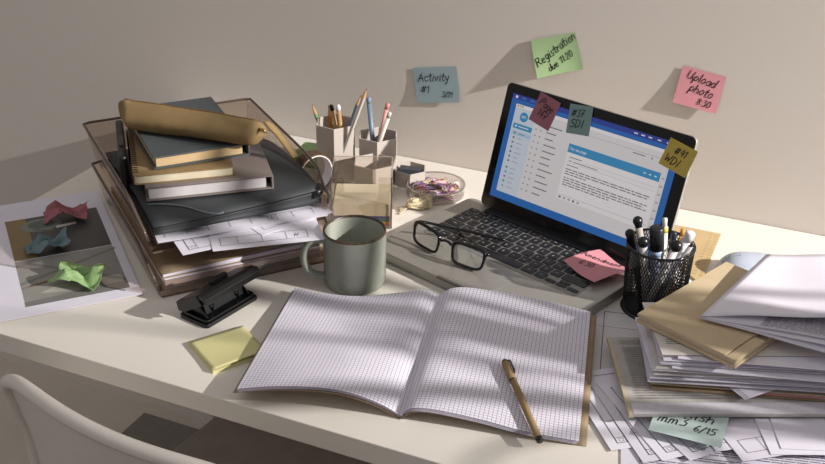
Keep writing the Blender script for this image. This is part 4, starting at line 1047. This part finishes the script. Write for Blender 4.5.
# rotated sheets with their corner poking out
for i in range(3):
    zz_ = z_+.0008*i; A = P(745+i*2, 400-i*1.0, zz_); E_ = P(787, 386-i, zz_)
    sheet('white_sheet', 'white sheet whose corner points out below the big paper stack', 'paper', A, ang(A, E_)-.03*i, .12, .10, paper, .0002, 'corner sheets below the stack', 40+i)
z_ += .0030
# the loose stack
rnd = random.Random(12); ns = 20
A0 = P(650, 381, .034); B0 = P(825, 391, .034); s_ang = ang(A0, B0)
for i in range(ns):
    zz_ = z_+.0002+.00185*i
    e = rnd.uniform(-.004, .004); a_ = s_ang+rnd.uniform(-.10, .14)*(i/ns)**.7
    side = V((math.cos(s_ang), math.sin(s_ang), 0)); bk = V((-side.y, side.x, 0))
    loc = V((A0.x, A0.y, zz_))+side*(e+.0006*i*(1 if i % 3 else 3))+bk*rnd.uniform(-.002, .014)*(i/ns+.3)
    sheet('loose_sheet', 'loose white sheet in the tall untidy stack under the kraft box', 'paper', loc, a_, .27, .118, (paper, paper2, paper, mat('warm_paper', '#d8d2cc', .7))[i % 4], .0007, 'sheets in the stack under the kraft box', 60+i, thick=.0005,
          draw=(textblock(.01, .05, .02, .10) if i == ns-1 else None), nu=10, nv=6)
zt_ = z_+.00185*ns+.0012
# kraft box
H0 = .013; ztop = zt_+H0
A = P(637.5, 313, ztop); B = P(736, 360, ztop); E_ = P(740, 267, ztop)
t = thing('kraft_box', 'flat kraft cardboard box lying on the stack of loose papers', 'box', V((A.x, A.y, zt_)), ang(A, B))
bw = (B-A).length; inv = t.matrix_basis.inverted(); bd = (inv @ V((E_.x, E_.y, zt_))).y
bxk = mat('box_kraft', '#c4b090', .75, bump=.15, bscale=500, var=.05, vscale=40)
mb = MB(); mb.box(0, bw, 0, bd, 0, .0045); mb.build('box_tray', bxk, t, bevel=.0006)
mb = MB(); mb.box(.0015, bw-.0015, .0015, bd-.0015, .0046, .0085); mb.build('box_liner', kraft2, t)
mb = MB(); mb.box(0, bw-.014, 0, bd, .0086, H0); mb.build('box_lid', bxk, t, bevel=.0008)
mb = MB(); mb.box(bw-.0130, bw, 0, .062, .0086, H0-.0012); mb.box(bw-.013, bw, .074, bd, .0086, H0-.0012); mb.build('end_flap', bxk, t, bevel=.0006)
# folded leaflet on top
zf = ztop+.0012
F1 = P(700, 318.5, zf+.003); F2 = P(766, 256.5, zf+.012)
F1b = F1.copy()
def leaf(name, e1, e2, z1, wv, seed, sh, m_=None, off=0, prt=None):
    d1 = V((math.cos(e1), math.sin(e1), 0)); 
    def f(u, v):
        base = F1.lerp(F2, v); p = base+d1*(.24*u)*(1-.0*v)
        z = base.z+off+z1(u, v)+wv*math.sin(u*9+v*5+seed)*min(1, u*4)
        return V((p.x, p.y, z))
    return f
angb = ang(F1, P(825, 318, zf+.003))
top_e = P(825, 319, zf+.020); bot_e = P(825, 362, zf-.012)
t = thing('folded_leaflet', 'large folded white leaflet lying open on top of the kraft box', 'leaflet', V((F1.x, F1.y, zf)), 0)
ft = leaf('top', ang(F1, top_e), 0, lambda u, v: .030*u*(1-.3*v), .0016, 0, 0, off=.0035)
MB().grid(ft, 30, 14, uvs=(1, 1)).build('top_leaf', paper, t, smooth=True, solid=.0005, world=True)
for k_ in range(3):
    fb = leaf('b', ang(F1, bot_e)+k_*.05, 0, lambda u, v, k_=k_: (-.004+.006*k_)*u*(1), .0008, k_*2, 0, off=.0004+.0009*k_)
    MB().grid(fb, 24, 12).build('inner_leaf', paper2 if k_ != 1 else paper, t, smooth=True, solid=.0004, world=True)
fb = leaf('b', ang(F1, bot_e)+.1, 0, lambda u, v: .010*u, .0008, 4, 0, off=.0022)
mb = MB(); rnd = random.Random(9)
for i in range(22):
    y = .02+i*.013; x = .28
    while x < .95:
        e = min(.95, x+rnd.uniform(.03, .1)); mb.ribbon([(x, y), (e, y)], .0045, lambda a, b: fb(a, b)+V((0, 0, .0008))); x = e+.01
mb.build('small_print', greyink, t, world=True)
